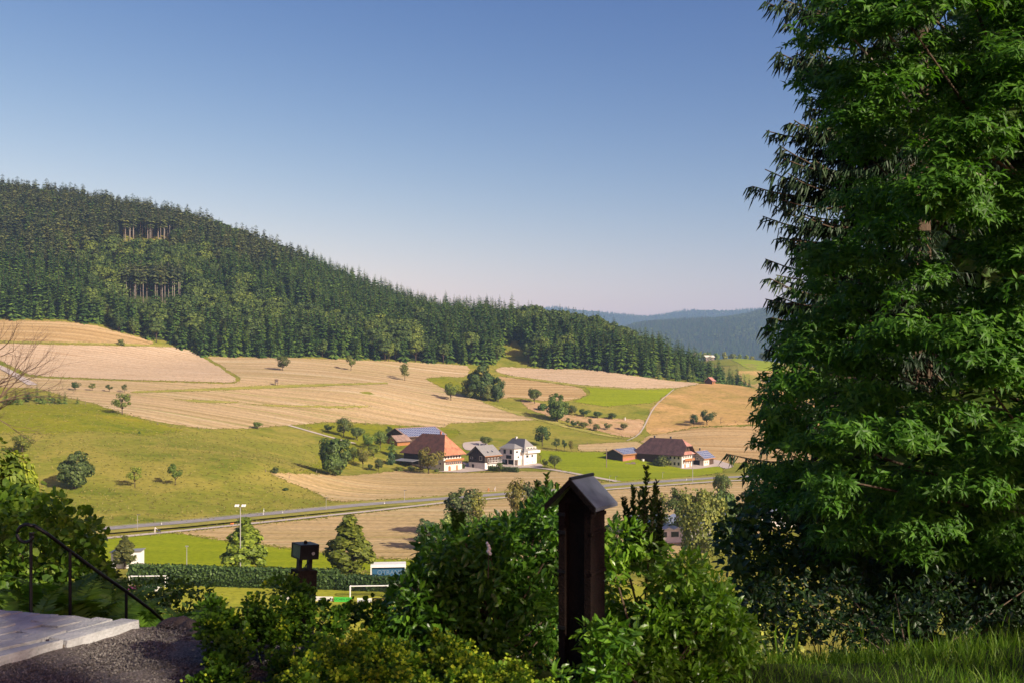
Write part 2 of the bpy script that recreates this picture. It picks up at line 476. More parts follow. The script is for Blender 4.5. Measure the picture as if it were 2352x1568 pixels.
def H(x, y):
    """ground height"""
    x = np.asarray(x, float); y = np.asarray(y, float)
    sh = np.broadcast(x, y).shape
    xf = np.clip(np.broadcast_to(x, sh).ravel(), -1700, 1700); yf = np.broadcast_to(y, sh).ravel()
    q = np.c_[xf, np.clip(yf, 120, 2000)] / S
    z = np.empty(len(q))
    for i in range(0, len(q), 20000):
        b = q[i:i + 20000]
        z[i:i + 20000] = _k(((b[:, None] - _q[None]) ** 2).sum(-1)) @ _W[:_n] + _W[_n] + b @ _W[_n + 1:]
    xr = np.broadcast_to(x, sh).ravel(); yy = yf - .7 * sstep(2.2, 4.2, xr) * (1 - sstep(10, 30, yf))
    near = np.interp(yy, [-60, 6.1, 7, 9, 12, 20, 40, 80, 120, 150], [-1.75, -1.75, -2.15, -3.0, -4.2, -7.6, -16, -31, -41, -44])
    w = sstep(125, 175, yf)
    z = near * (1 - w) + z * w
    z = z + (-48 - z) * sstep(1650, 2300, yf) 
    return z.reshape(sh)


_cu = np.arange(-1100, 3700, 8.0); _cd = np.geomspace(128.0, 1750.0, 1000)
_CX = (_cu[:, None] - CX) / F * _cd[None]
_CH = H(_CX, np.broadcast_to(_cd, _CX.shape))


def cast(uv, d0=130.0):
    """picture positions -> points on the ground"""
    uv = np.atleast_2d(A(uv, float))
    fi = np.clip((uv[:, 0] - _cu[0]) / 8.0, 0, len(_cu) - 1.001); i = fi.astype(int); a = (fi - i)[:, None]
    h = _CH[i] * (1 - a) + _CH[i + 1] * a
    g = h - (HZ - uv[:, 1:2]) / F * _cd[None]
    g[:, _cd < d0] = -1.0
    hit = g >= 0
    j = np.maximum(np.where(hit.any(1), hit.argmax(1), len(_cd) - 1), 1)
    k = np.arange(len(uv)); a0, a1 = g[k, j - 1], g[k, j]
    t = np.clip(-a0 / np.where(abs(a1 - a0) < 1e-9, 1, a1 - a0), 0, 1)
    dd = _cd[j - 1] + t * (_cd[j] - _cd[j - 1]); xx = (uv[:, 0] - CX) / F * dd
    return np.c_[xx, dd, H(xx, dd)]


def grid_mesh(name, X, Y, Z, mat, smooth=True):
    r, c = X.shape
    i = np.arange(r - 1)[:, None] * c + np.arange(c - 1)[None]
    Fq = np.stack([i, i + 1, i + c + 1, i + c], -1).reshape(-1, 4)
    return make_mesh(name, [(np.c_[X.ravel(), Y.ravel(), Z.ravel()], Fq, 0)], mat, smooth)


_d = np.r_[np.geomspace(9.0, 150, 70), np.geomspace(154, 1750, 240), np.geomspace(1850, 10800, 24)]
_t = np.r_[np.linspace(-1.3, -.66, 24), np.linspace(-.64, .64, 230), np.linspace(.66, 1.3, 24)]
Y = np.broadcast_to(_d[:, None], (len(_d), len(_t))); X = Y * _t[None]
ZT = H(X, Y)
tag(obj('terrain', grid_mesh('terrain', X, Y, ZT, M['meadow'])), 'rolling valley ground of rough yellow green grass', kind='structure')
_y = np.r_[np.linspace(-70, 0, 12), np.linspace(.5, 9.0, 35)]; _x = np.r_[np.linspace(-27, -8.2, 8), np.linspace(-8, 8, 50), np.linspace(8.4, 27, 8)]
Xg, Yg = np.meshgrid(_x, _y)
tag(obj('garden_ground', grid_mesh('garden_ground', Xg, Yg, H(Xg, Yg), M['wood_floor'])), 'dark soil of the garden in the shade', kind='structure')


def dense(pts, step=5.0, closed=True):
    pts = A(pts, float); out = []
    n = len(pts)
    for i in range(n if closed else n - 1):
        a, b = pts[i], pts[(i + 1) % n]; k = max(1, int(np.linalg.norm(b - a) / step))
        out += [a + (b - a) * j / k for j in range(k)]
    if not closed: out.append(pts[-1])
    return A(out)


def smooth_poly(p, it=2, closed=True):
    for _ in range(it):
        q = (np.roll(p, 1, 0) + 2 * p + np.roll(p, -1, 0)) / 4
        if not closed: q[0], q[-1] = p[0], p[-1]
        p = q
    return p


def inside(poly, pts):
    x, y = pts[:, 0], pts[:, 1]; c = np.zeros(len(pts), bool); j = len(poly) - 1
    for i in range(len(poly)):
        xi, yi = poly[i]; xj, yj = poly[j]
        hit = ((yi > y) != (yj > y)) & (x < (xj - xi) * (y - yi) / (yj - yi + 1e-12) + xi)
        c ^= hit; j = i
    return c


FIELDS = {}


def field(name, label, mat, uv, lift, step=7.0, d0=130.0, wob=.6):
    """a field lying on the ground as its own sheet, outlined by its corners"""
    w = cast(smooth_poly(dense(uv, 6.0), 2), d0)[:, :2]
    w = w + R.normal(size=w.shape) * wob
    lo, hi = w.min(0), w.max(0)
    st = max(step, math.sqrt((hi - lo).prod() / 2500))
    gx, gy = np.meshgrid(np.arange(lo[0], hi[0], st), np.arange(lo[1], hi[1], st))
    g = np.c_[gx.ravel(), gy.ravel()] + R.normal(size=(gx.size, 2)) * st * .15
    g = g[inside(w, g)]
    allp = [Vector(p) for p in np.r_[w, g]]
    n = len(w)
    vo, eo, fo, *_ = delaunay_2d_cdt(allp, [(i, (i + 1) % n) for i in range(n)], [], 1, 1e-4)
    V = A([(p.x, p.y) for p in vo]); z = H(V[:, 0], V[:, 1]) + lift
    fo = [f for f in fo if len(f) == 3]
    me = make_mesh(name, [(np.c_[V, z], A(fo), 0)], M[mat], True)
    o = obj(name, me)
    FIELDS[label] = w
    return tag(o, label, kind='structure')


field('hay_field', 'tan mown strip below the forest at the upper edge of the slope', 'hay_tan',
      [(-90, 733), (0, 735), (130, 738), (205, 744), (270, 762), (355, 784), (350, 792), (300, 791), (0, 782), (-90, 780)], .10)
field('hay_field', 'pale mown field with cut hay lying on the upper slope', 'hay_pale',
      [(-90, 788), (0, 789), (300, 795), (413, 797), (467, 821), (547, 872), (535, 878), (520, 878), (300, 872), (107, 864), (70, 860), (0, 828), (-90, 800)], .14)
field('hay_field', 'large golden mown field with swath lines below the forest', 'hay',
      [(-90, 815), (0, 845), (70, 866), (107, 868), (300, 875), (520, 881), (552, 878), (552, 868), (475, 819), (650, 821), (850, 827), (1000, 834), (1080, 840), (1076, 862), (1062, 866), (1020, 864), (976, 869),
       (1019, 892), (1091, 915), (1180, 945), (1252, 963), (1150, 967), (1027, 972), (1023, 981), (878, 974), (784, 967), (663, 976), (567, 984), (467, 984), (377, 971), (287, 951), (220, 927), (163, 914), (90, 892), (-90, 885)], .10)
field('hay_field', 'pale hay field under the dark spruces on the ridge', 'hay_pale',
      [(1145, 842), (1273, 847), (1382, 850), (1437, 860), (1546, 875), (1607, 879), (1605, 882), (1552, 891), (1464, 893), (1328, 883), (1164, 861), (1135, 852)], .12)
field('hay_field', 'orange tan hay field rounding towards the green field', 'hay_tan',
      [(1140, 862), (1164, 866), (1317, 886), (1349, 896), (1350, 904), (1338, 911), (1300, 921), (1246, 920), (1190, 912), (1150, 915), (1155, 885)], .10)
field('lawn', 'bright green field on the slope between hay fields', 'lawn',
      [(1341, 887), (1437, 892), (1552, 891), (1505, 924), (1396, 933), (1311, 922), (1345, 912), (1358, 903), (1356, 895)], .16)
field('dry_hill', 'dry yellow grass covering the rounded hill below the hut', 'dry_grass',
      [(1553, 892), (1607, 881), (1640, 880), (1700, 885), (1748, 896), (1850, 902), (2000, 908), (2000, 985), (1738, 974), (1601, 980), (1492, 1000), (1481, 978), (1497, 940), (1507, 924)], .10)
field('dry_ground', 'bare tan ground of the orchard', 'dry_earth',
      [(1190, 915), (1246, 926), (1295, 950), (1355, 958), (1484, 963), (1478, 989), (1451, 1006), (1382, 991), (1333, 978), (1262, 955), (1215, 940)], .10)
field('hay_field', 'wide tan hay field rising behind the farm with the dark roof', 'hay_tan',
      [(1486, 1001), (1601, 982), (1765, 976), (2000, 986), (2000, 1062), (1765, 1062), (1642, 1063), (1560, 1030), (1467, 1014)], .10)
field('hay_field', 'narrow tan strip of mown grass beside the dark roofed farm', 'hay_valley',
      [(1325, 1020), (1470, 1013), (1480, 1030), (1400, 1036), (1328, 1036)], .10)
field('lawn', 'bright green meadow in front of the dark roofed farm', 'lawn',
      [(1240, 1034), (1330, 1038), (1400, 1038), (1480, 1044), (1640, 1066), (1668, 1076), (1650, 1086), (1560, 1098), (1420, 1105), (1395, 1105), (1330, 1090), (1288, 1079), (1240, 1062)], .14)
field('hay_field', 'golden hay field between the red roofed farm and the road', 'hay_valley',
      [(617, 1084), (704, 1088), (800, 1092), (927, 1080), (1000, 1087), (1112, 1085), (1199, 1082), (1290, 1083), (1390, 1107), (1300, 1118), (1130, 1131), (850, 1149), (760, 1152), (733, 1134), (640, 1096)], .10)
field('hay_field', 'hay field between the footpath and the sports ground', 'hay_valley',
      [(399, 1223), (612, 1202), (850, 1177), (1014, 1158), (1300, 1133), (1640, 1108), (1850, 1100), (1850, 1200), (1500, 1290), (1100, 1292), (948, 1286), (862, 1282), (739, 1269), (513, 1240)], .10)
field('lawn', 'bright green practice lawn behind the hedge', 'lawn',
      [(100, 1247), (244, 1236), (399, 1224), (513, 1241), (739, 1270), (862, 1283), (948, 1287), (1100, 1293), (1100, 1318), (513, 1305), (100, 1290)], .14)
field('pitch', 'light green football pitch in the valley', 'pitch',
      [(100, 1318), (900, 1344), (1850, 1344), (1850, 1500), (100, 1500)], .08)
field('meadow', 'fresh green upper part of the meadow on the slope', 'meadow_green',
      [(-90, 929), (0, 928), (187, 926), (230, 932), (290, 951), (330, 965), (420, 985), (350, 1000), (200, 990), (0, 996), (-90, 996)], .08, wob=2.0)
field('meadow', 'green meadow strip above the red roofed farm', 'meadow_green',
      [(690, 975), (784, 969), (878, 976), (1023, 983), (1060, 990), (1040, 1010), (900, 1030), (760, 1085), (690, 1085), (760, 1030), (740, 990)], .08, wob=2.0)
field('meadow', 'green wedge of grass beside the leafy tree clump', 'meadow_green',
      [(976, 869), (1020, 866), (1062, 880), (1070, 905), (1019, 892)], .18)
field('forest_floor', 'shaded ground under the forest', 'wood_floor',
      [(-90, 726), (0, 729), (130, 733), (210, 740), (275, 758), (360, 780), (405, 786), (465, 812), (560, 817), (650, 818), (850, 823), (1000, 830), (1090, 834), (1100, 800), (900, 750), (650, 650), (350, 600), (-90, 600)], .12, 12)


def ribbon(name, label, mat, uv, width, lift, closed=False, off=0.0, wpts=None):
    w = cast(dense(uv, 12, False))[:, :2] if wpts is None else wpts
    w = smooth_poly(w, 6, False)
    t = unit(np.gradient(w, axis=0)); nrm = np.c_[-t[:, 1], t[:, 0]]
    c = w + nrm * off
    L, Rr = c + nrm * width / 2, c - nrm * width / 2
    V = np.concatenate([np.c_[L, H(c[:, 0], c[:, 1]) + lift], np.c_[Rr, H(c[:, 0], c[:, 1]) + lift]])
    n = len(w); i = np.arange(n - 1)
    o = obj(name, make_mesh(name, [(V, np.stack([i + n, i + n + 1, i + 1, i], -1), 0)], M[mat]))
    tag(o, label, kind='structure')
    return o, w


ROAD_UV = [(60, 1229), (240, 1215), (420, 1200), (600, 1182), (850, 1158), (1000, 1147), (1130, 1137), (1300, 1124), (1420, 1113), (1640, 1098), (1800, 1090), (1950, 1086)]
ribbon('verge', 'grassy verge along the country road', 'verge', ROAD_UV, 17.0, .20)
road, RW = ribbon('road', 'grey country road crossing the valley', 'asphalt', ROAD_UV, 6.2, .30)
for sgn in (-1, 1):
    o, _ = ribbon('edge_line', None, 'marking', None, .16, .335, off=sgn * 2.85, wpts=RW)
    o.parent = road
for a in range(3, len(RW) - 3, 2):
    o, _ = ribbon('centre_line', None, 'marking', None, .15, .335, wpts=np.linspace(RW[a], RW[a] + (RW[a + 1] - RW[a]) * .75, 6))
    o.parent = road
PATH_UV = [(60, 1254), (300, 1231), (400, 1221), (612, 1199), (850, 1174), (1014, 1155), (1300, 1131), (1640, 1106), (1950, 1092)]
_, PW = ribbon('footpath', 'pale footpath running beside the country road', 'gravel_path', PATH_UV, 3.0, .26)
ribbon('driveway', 'pale driveway leading from the road to the farm houses', 'gravel_path',
       [(1420, 1106), (1370, 1097), (1300, 1083), (1240, 1074), (1190, 1072)], 3.4, .24)
ribbon('farm_track', 'field track climbing the upper slope', 'yard', [(-60, 822), (0, 840), (40, 862), (76, 884)], 5.0, .3)
ribbon('farm_track', 'light track entering the farm orchard', 'gravel_path', [(664, 977), (704, 988), (745, 1000), (775, 1008), (815, 1018)], 2.6, .24)
ribbon('field_path', 'narrow path up the dry hill', 'gravel_path', [(1440, 1012), (1474, 996), (1482, 972), (1500, 935), (1548, 894)], .9, .3)
field('farm_yard', 'pale paved yard beside the red roofed farm', 'yard',
      [(1000, 1083), (1060, 1079), (1070, 1063), (1090, 1060), (1150, 1066), (1245, 1064), (1250, 1072), (1190, 1075), (1110, 1081), (1060, 1085)], .22, wob=.1)
field('farm_yard', 'pale paved yard behind the brown chalet', 'yard',
      [(1060, 1016), (1110, 1012), (1125, 1022), (1095, 1034), (1066, 1034)], .22, wob=.1)
field('farm_yard', 'pale paved yard beside the dark roofed farm', 'yard',
      [(1525, 1064), (1566, 1077), (1600, 1077), (1650, 1070), (1668, 1078), (1690, 1070), (1650, 1056), (1600, 1056)], .22, wob=.1)
# far fields on the hill beyond the ridge
field('meadow', 'yellow green field on the far hill', 'meadow_green', [(1634, 818), (1660, 820), (1702, 838), (1662, 841), (1630, 836)], .4, 25, 900.0, .3)
field('lawn', 'bright green field on the far hill', 'lawn', [(1665, 820), (1768, 830), (1790, 832), (1790, 850), (1758, 851), (1712, 845), (1703, 837)], .4, 25, 900.0, .3)
field('dry_ground', 'pale dry field lower on the far hill', 'dry_grass', [(1690, 852), (1790, 852), (1790, 895), (1740, 893), (1700, 875)], .4, 25, 900.0, .3)

for nm, uv in (('dark grassy bank across the golden field', [(560, 927), (640, 930), (784, 933), (850, 931), (850, 934), (784, 937), (640, 934)]),
               ('greenish bank high in the golden field', [(300, 899), (450, 893), (640, 884), (760, 881), (894, 878), (894, 881), (760, 886), (640, 891), (450, 898), (300, 903)]),
               ('greenish strip low in the golden field', [(400, 917), (480, 919), (560, 923), (520, 926), (450, 924)]),
               ('dark grassy edge between pale field and green field', [(1164, 862), (1240, 871), (1330, 884), (1440, 892), (1545, 891), (1545, 893), (1440, 895), (1330, 888), (1240, 875), (1164, 866)]),
               ('dark grassy edge above the pale field', [(0, 784), (150, 786), (300, 790), (405, 794), (405, 797), (300, 794), (150, 789), (0, 787)]),
               ('dry grass bank along the orchard', [(1090, 916), (1180, 943), (1262, 962), (1300, 975), (1380, 995), (1450, 1010), (1380, 1000), (1290, 980), (1250, 968), (1170, 948)])):
    field('grass_bank', nm, 'verge', uv, .22, 5, wob=.5)

# tufts of taller grass along the field edges and over the meadow
tp = []
for lb_, w_ in FIELDS.items():
    if 'shaded ground' in lb_ or 'yard' in lb_ or 'far hill' in lb_: continue
    k_ = max(40, int(len(w_) * 3.2)); a_ = R.integers(0, len(w_), k_); f_ = R.uniform(0, 1, (k_, 1))
    tp.append(w_[a_] * (1 - f_) + w_[(a_ + 1) % len(w_)] * f_ + R.normal(size=(k_, 2)) * .9)
mu, md = R.uniform(-150, 760, 6500), 290 + 190 * R.uniform(0, 1, 6500) ** 1.1
mx_ = np.c_[(mu - CX) / F * md, md]; mv_ = HZ - H(mx_[:, 0], mx_[:, 1]) / md * F
for lb_ in FIELDS:
    if 'hay' in lb_ or 'golden' in lb_ or 'mown' in lb_: mx_ = mx_[~inside(FIELDS[lb_], mx_)]
tp = np.concatenate(tp + [mx_]); n_ = len(tp)
Ot = np.c_[tp, H(tp[:, 0], tp[:, 1]) - .05]
Xt, Yt, Zt = frame(unit(np.c_[R.normal(size=(n_, 2)) * .3, np.ones(n_)]), rdir(n_) * A([1, 1, .1]))
M['tuft'] = leaf_mat('tuft', (.27, .25, .06), (.42, .36, .12), .3, .8, False, .1)
V_, F_ = stamp([(0, -.7, 0), (0, .7, 0), (1, 1.0, .2), (1.15, 0, .1), (.9, -.95, .25), (0, 0, -.6), (.95, .1, -.9), (0, .1, .6), (1.0, -.1, .95)], [(0, 1, 3), (1, 2, 3), (0, 3, 4), (5, 7, 6), (7, 8, 6)], Ot, Xt, Yt, Zt, R.uniform(.15, .42, n_))
tag(obj('grass_tufts', make_mesh('grass_tufts', [(V_, F_, 0)], M['tuft'])), 'tufts of taller grass along field edges and meadow', kind='stuff')

# far wooded ridges
def far_hill(label, crest, d, width, base=-60):
    cr = A(crest, float); u = np.linspace(cr[0, 0], cr[-1, 0], 90)
    v = np.interp(u, cr[:, 0], cr[:, 1]) + np.interp(u, cr[:, 0], cr[:, 1] * 0)
    x = (u - CX) / F * d; z = (HZ - v) / F * d
    s = np.linspace(-1, 1, 41)
    prof = np.where(s < 0, 1 - np.abs(s) ** 1.35, 1 - np.abs(s) ** 1.5)
    X = np.broadcast_to(x, (41, 90)); Yh = d + s[:, None] * width + 90 * np.sin(x / 420.0)[None]
    gul = 34 * np.sin(x / 260 + s[:, None] * 3) * np.sin(s[:, None] * 3.1 + x[None] / 700) * (1 - np.abs(s[:, None]))
    Z = base + (z[None] - base) * prof[:, None] + gul
    o = tag(obj('hill', grid_mesh('hill', X, Yh, Z, M['far_ground'])), label, kind='structure')
    return X, Yh, Z


HILL1 = far_hill('dark wooded hillside rising far behind the valley', [(1250, 800), (1400, 778), (1470, 752), (1560, 738), (1640, 726), (1720, 712), (1770, 702), (1900, 680), (2300, 670), (2900, 670)], 5200, 1500)
HILL2 = far_hill('pale blue wooded ridge on the horizon', [(900, 730), (1180, 722), (1270, 712), (1330, 722), (1400, 722), (1480, 722), (1570, 714), (1660, 724), (1800, 712), (2300, 712), (2900, 712)], 8600, 1900)

# ---------------------------------------------------------------- forest trees (prototype meshes)
def conifer(h=28.0, r=4.2, whorls=26, clear=.08, seed=0, taper=1.0, per=9, ragged=.25):
    g = np.random.default_rng(seed); O, X, U, s, wd = [], [], [], [], []
    for i in range(whorls):
        t = i / (whorls - 1); z = h * (clear + (1 - clear) * (t ** .9)); rr = r * ((1 - t) ** taper) * (1 + g.normal() * ragged) + .25
        k = max(4, int(per * (1 - t * .5)))
        a = g.uniform(0, 6.28) + np.arange(k) / k * 6.28 + g.normal(size=k) * .25
        for aa in a:
            q = rr * g.uniform(.7, 1.2)
            O.append((0, 0, z)); X.append((math.cos(aa), math.sin(aa), g.uniform(-.45, -.02) + .5 * t)); s.append(q); wd.append(1)
    O, X, s = A(O), unit(A(X)), A(s)
    X, Yv, Zv = frame(X, A([0, 0, 1.0])[None] + g.normal(size=X.shape) * .25)
    T = [(0, 0, .02), (.45, .24, -.02), (.5, 0, .10), (.45, -.24, -.02), (1, .06, -.18), (1, -.06, -.18), (.8, .2, -.14), (.8, -.2, -.14)]
    Ft = [(0, 2, 1), (0, 3, 2), (1, 2, 6), (2, 4, 6), (2, 5, 4), (2, 7, 5), (2, 3, 7)]
    V, Fc = stamp(T, Ft, O, X, Yv, Zv, s)
    tp = stamp([(0, 0, 0), (.04, .02, -1), (-.04, .02, -1), (0, -.05, -1)], [(0, 1, 2), (0, 2, 3), (0, 3, 1)], A([[0, 0, h * 1.02]]), A([[1.0, 0, 0]]), A([[0, 1.0, 0]]), A([[0, 0, 1.0]]), [h * .05])
    tr = tube([(0, 0, -1), (0, 0, h * .5), (0, 0, h * .97)], [.32, .2, .03], 5)
    return [(V, Fc, 0), tp + (0,)], [tr + (0,)]


def broad(h=20.0, r=6.0, n=1500, seed=0, leaf=1.0, trunk=.18, clumps=26, flat=.85, lo=.25, cone=0.0, limbs=7, tr=.3, spread=.34, droop=0.0):
    """leafy tree: trunk, limbs and clumps of leaves"""
    g = np.random.default_rng(seed)
    zc = h * (lo + 1) / 2; rz = h * (1 - lo) / 2
    c = unit(g.normal(size=(clumps, 3))) * (g.uniform(.35, 1, size=(clumps, 1)) ** .6)
    if cone: c[:, :2] *= (1 - cone * (c[:, 2:3] + .55).clip(0, 1.6) / 1.6)
    c = c * A([r * .78, r * .78, rz * .82]) + A([0, 0, zc])
    cr = g.uniform(.55, 1.4, clumps) * r * spread
    if cone: cr = cr * (1 - .5 * cone * ((c[:, 2] - zc) / rz * .5 + .5))
    idx = g.integers(0, clumps, n)
    dv = unit(g.normal(size=(n, 3))); rad = g.uniform(.45, 1.0, n) ** .5
    O = c[idx] + dv * (rad * cr[idx])[:, None] * A([1, 1, flat])
    if droop: O[:, 2] -= droop * g.uniform(0, 1, n) ** 2
    nrm = unit(dv + unit(O - A([0, 0, zc])) * .6 + A([0, 0, .5]) + g.normal(size=(n, 3)) * .35)
    X = unit(np.cross(nrm, g.normal(size=(n, 3))))
    if droop: X = unit(X * .35 + A([0, 0, -1.0]))
    X, Yv, Zv = frame(X, nrm)
    s = leaf * g.uniform(.6, 1.3, n)
    V, Fc = stamp(QUAD_T, QUAD_F, O - X * s[:, None] * .5, X, Yv, Zv, s)
    tk = []
    th = h * max(lo, .12)
    lean = g.normal(size=2) * r * .08
    top = A([lean[0], lean[1], zc])
    tk.append(tube([(0, 0, -.6), (lean[0] * .3, lean[1] * .3, th * .6), tuple(top)], [tr * 1.25, tr, tr * .35], 7) + (0,))
    for i in g.permutation(clumps)[:limbs]:
        b = A([lean[0] * .5, lean[1] * .5, th * g.uniform(.75, 1.3)]); e = c[i]
        mid = (b + e) / 2 + A([0, 0, -.05 * h * .3]) + g.normal(size=3) * r * .05
        tk.append(tube([b, mid, e], [tr * .55, tr * .35, tr * .1], 5) + (0,))
    return [(V, Fc, 0)], tk


def proto(name, parts, leafm, barkm='bark'):
    cr, tk = parts
    return make_mesh(name + '_crown', cr, M[leafm]), make_mesh(name + '_trunk', tk, M[barkm], True)


FP = [
    proto('spruce_a', conifer(28, 4.8, 27, .05, 1, .8), 'needle'),
    proto('spruce_b', conifer(26, 5.4, 24, .04, 2, .7, 9, .32), 'needle'),
    proto('fir_c', conifer(29, 4.6, 18, .34, 3, .62, 10, .4), 'needle_dark'),
    proto('fir_d', conifer(31, 4.2, 15, .55, 4, .6, 9, .4), 'needle_dark', 'bark_pale'),
    proto('young_e', conifer(14, 3.0, 18, .02, 5, .95, 9, .2), 'needle_young'),
    proto('broad_f', broad(21, 6.2, 1700, 6, 1.05), 'broad_far'),
    proto('broad_g', broad(17, 5.2, 1400, 7, .95, lo=.12), 'broad_far'),
    proto('fir_h', conifer(27, 5.0, 20, .2, 8, .75, 10, .4), 'needle_dark'),
]
FH = [28, 26, 29, 31, 14, 21, 17, 27]

edge = A([(-700, 726), (-90, 730), (0, 734), (130, 738), (205, 744), (270, 764), (350, 786), (405, 795), (465, 819), (560, 822), (650, 822), (850, 828), (1000, 835), (1090, 841), (1140, 834), (1200, 836), (1260, 846), (1382, 851), (1437, 860), (1546, 875), (1600, 877)], float)
ew = cast(edge, 400)
eu = np.r_[edge[:, 0], 1645, 1690, 1720, 1752]; ed = np.r_[ew[:, 1], 752, 760, 766, 772]
bu = A([-700, 0, 350, 640, 950, 1200, 1400, 1500, 1560, 1640, 1700, 1752]); bd = A([1420, 1400, 1330, 1250, 1130, 1040, 990, 960, 940, 870, 812, 786])
sp = 7.4
gx, gy = np.meshgrid(np.arange(-1000, 300, sp), np.arange(600, 1420, sp))
fx = (gx + R.uniform(-.45, .45, gx.shape) * sp).ravel(); fy = (gy + R.uniform(-.45, .45, gx.shape) * sp).ravel()
fu = CX + fx / fy * F
de = np.interp(fu, eu, ed); db = np.interp(fu, bu, bd)
keep = (fu > -330) & (fu < 1752) & (fy > de) & (fy < db)
keep &= ~((fu > 1150) & (fu < 1212) & (fy < de + 42))
fx, fy, fu, de, db = fx[keep], fy[keep], fu[keep], de[keep], db[keep]
fz = H(fx, fy); fv = HZ - fz / fy * F
n = len(fx)
q = R.uniform(size=n)
patch = np.sin(fx * .021 + 1.3) + np.sin(fy * .027 + fx * .009) + R.normal(size=n) * .5
inn = fy - de
var = np.where(q < .5, 0, 1)
up = (fv < 640) & (fu < 760)
var = np.where(up & (q < .75), np.where(q < .35, 7, 2), var)
var = np.where(up & (patch > 1.0), 5, var)
lowb = (inn < 110) & (fu > 200) & (fu < 980)
var = np.where(lowb & (patch > -.15), np.where(q < .6, 5, 6), var)
var = np.where((fu > 1180) & (fu < 1470) & (inn > 60) & (q < .75), 5, var)
var = np.where((fu > 430) & (fu < 660) & (fv < 545), 5, var)
var = np.where((fu > 1500) & (inn < 14), 4, var)
var = np.where((patch > 1.9) & (q < .5), 5, var)
scl = R.uniform(.72, 1.22, n) * np.where(inn < 10, .82, 1)
# two stands of tall bare trunks above patches of young trees
for (u0, u1, va, vb, vc) in ((285, 432, 680, 700, 745), (268, 402, 545, 562, 598)):
    in_u = (fu > u0) & (fu < u1)
    tall = in_u & (fv > va) & (fv < vb); low = in_u & (fv >= vb) & (fv < vc)
    var[tall] = 3; scl[tall] = 1.0
    var[low] = 4; scl[low] = R.uniform(.35, .6, low.sum())
scl = np.where(fu > 1560, scl * np.interp(fu, [1560, 1640, 1752], [1, .72, .5]), scl)
scl = np.where((fu > 1300) & (fu < 1560) & (inn < 60), scl * 1.08, scl)
rot = R.uniform(0, 6.28, n)

vis = (fu > -30) & (inn < 60)
vis &= ~((fu > 1655) & (inn > 26))
order = np.argsort(np.where(vis, inn + R.uniform(0, 4, n), 1e9))[:298]
single = np.zeros(n, bool); single[order] = True
LBL = {0: ('spruce_tree', 'dark green spruce standing in the front rows of the forest edge', 'spruces at the forest edge'),
       4: ('young_spruce_tree', 'small bright green spruce at the foot of the forest', 'young spruces at the forest foot'),
       2: ('fir_tree', 'brownish dark fir with a long bare stem in the forest edge', 'firs at the forest edge'),
       5: ('leafy_tree', 'light green leafy tree in the front rows of the forest edge', 'leafy trees at the forest edge')}
KEY = {0: 0, 1: 0, 2: 2, 3: 2, 7: 2, 4: 4, 5: 5, 6: 5}
first = {}
for i in order:
    k = int(var[i]); nm, lb, gp = LBL[KEY[k]]
    e = empty(nm, (fx[i], fy[i], fz[i]), rot[i], lb, 'tree', gp); e.scale = (scl[i] * 1.05, scl[i] * 1.05, scl[i])
    c_ = obj('crown', FP[k][0], e); t_ = obj('trunk', FP[k][1], e)
    first.setdefault(k, (c_, t_))


def scatter(name, label, pos, rotz, scale, variant, protos):
    """many trees that read as one mass"""
    me = bpy.data.meshes.new(name)
    me.vertices.add(len(pos)); me.vertices.foreach_set('co', pos.astype(np.float32).ravel())
    a = me.attributes.new('rotz', 'FLOAT', 'POINT'); a.data.foreach_set('value', rotz.astype(np.float32))
    a = me.attributes.new('sc', 'FLOAT', 'POINT'); a.data.foreach_set('value', scale.astype(np.float32))
    a = me.attributes.new('variant', 'INT', 'POINT'); a.data.foreach_set('value', variant.astype(np.int32))
    me.update()
    o = obj(name, me); tag(o, label, kind='stuff')
    ng = bpy.data.node_groups.new(name + '_nodes', 'GeometryNodeTree')
    ng.interface.new_socket('Geometry', in_out='INPUT', socket_type='NodeSocketGeometry')
    ng.interface.new_socket('Geometry', in_out='OUTPUT', socket_type='NodeSocketGeometry')
    gi = ng.nodes.new('NodeGroupInput'); go = ng.nodes.new('NodeGroupOutput')
    jall = ng.nodes.new('GeometryNodeJoinGeometry')
    def attr(nm, typ):
        t = ng.nodes.new('GeometryNodeInputNamedAttribute'); t.data_type = typ; t.inputs[0].default_value = nm
        return t.outputs[0]
    va = attr('variant', 'INT')
    cx = ng.nodes.new('ShaderNodeCombineXYZ'); ng.links.new(attr('rotz', 'FLOAT'), cx.inputs[2])
    sc_ = attr('sc', 'FLOAT')
    for k, (co, to) in protos.items():
        j = ng.nodes.new('GeometryNodeJoinGeometry')
        for ob in (co, to):
            oi = ng.nodes.new('GeometryNodeObjectInfo'); oi.transform_space = 'ORIGINAL'
            oi.inputs['Object'].default_value = ob
            ng.links.new(oi.outputs['Geometry'], j.inputs[0])
        cm = ng.nodes.new('FunctionNodeCompare'); cm.data_type = 'INT'; cm.operation = 'EQUAL'
        ng.links.new(va, cm.inputs[2]); cm.inputs[3].default_value = k
        ip = ng.nodes.new('GeometryNodeInstanceOnPoints')
        ng.links.new(gi.outputs[0], ip.inputs['Points']); ng.links.new(cm.outputs[0], ip.inputs['Selection'])
        ng.links.new(j.outputs[0], ip.inputs['Instance']); ng.links.new(cx.outputs[0], ip.inputs['Rotation'])
        ng.links.new(sc_, ip.inputs['Scale']); ng.links.new(ip.outputs[0], jall.inputs[0])
    ng.links.new(jall.outputs[0], go.inputs[0])
    md = o.modifiers.new('trees', 'NODES'); md.node_group = ng
    return o


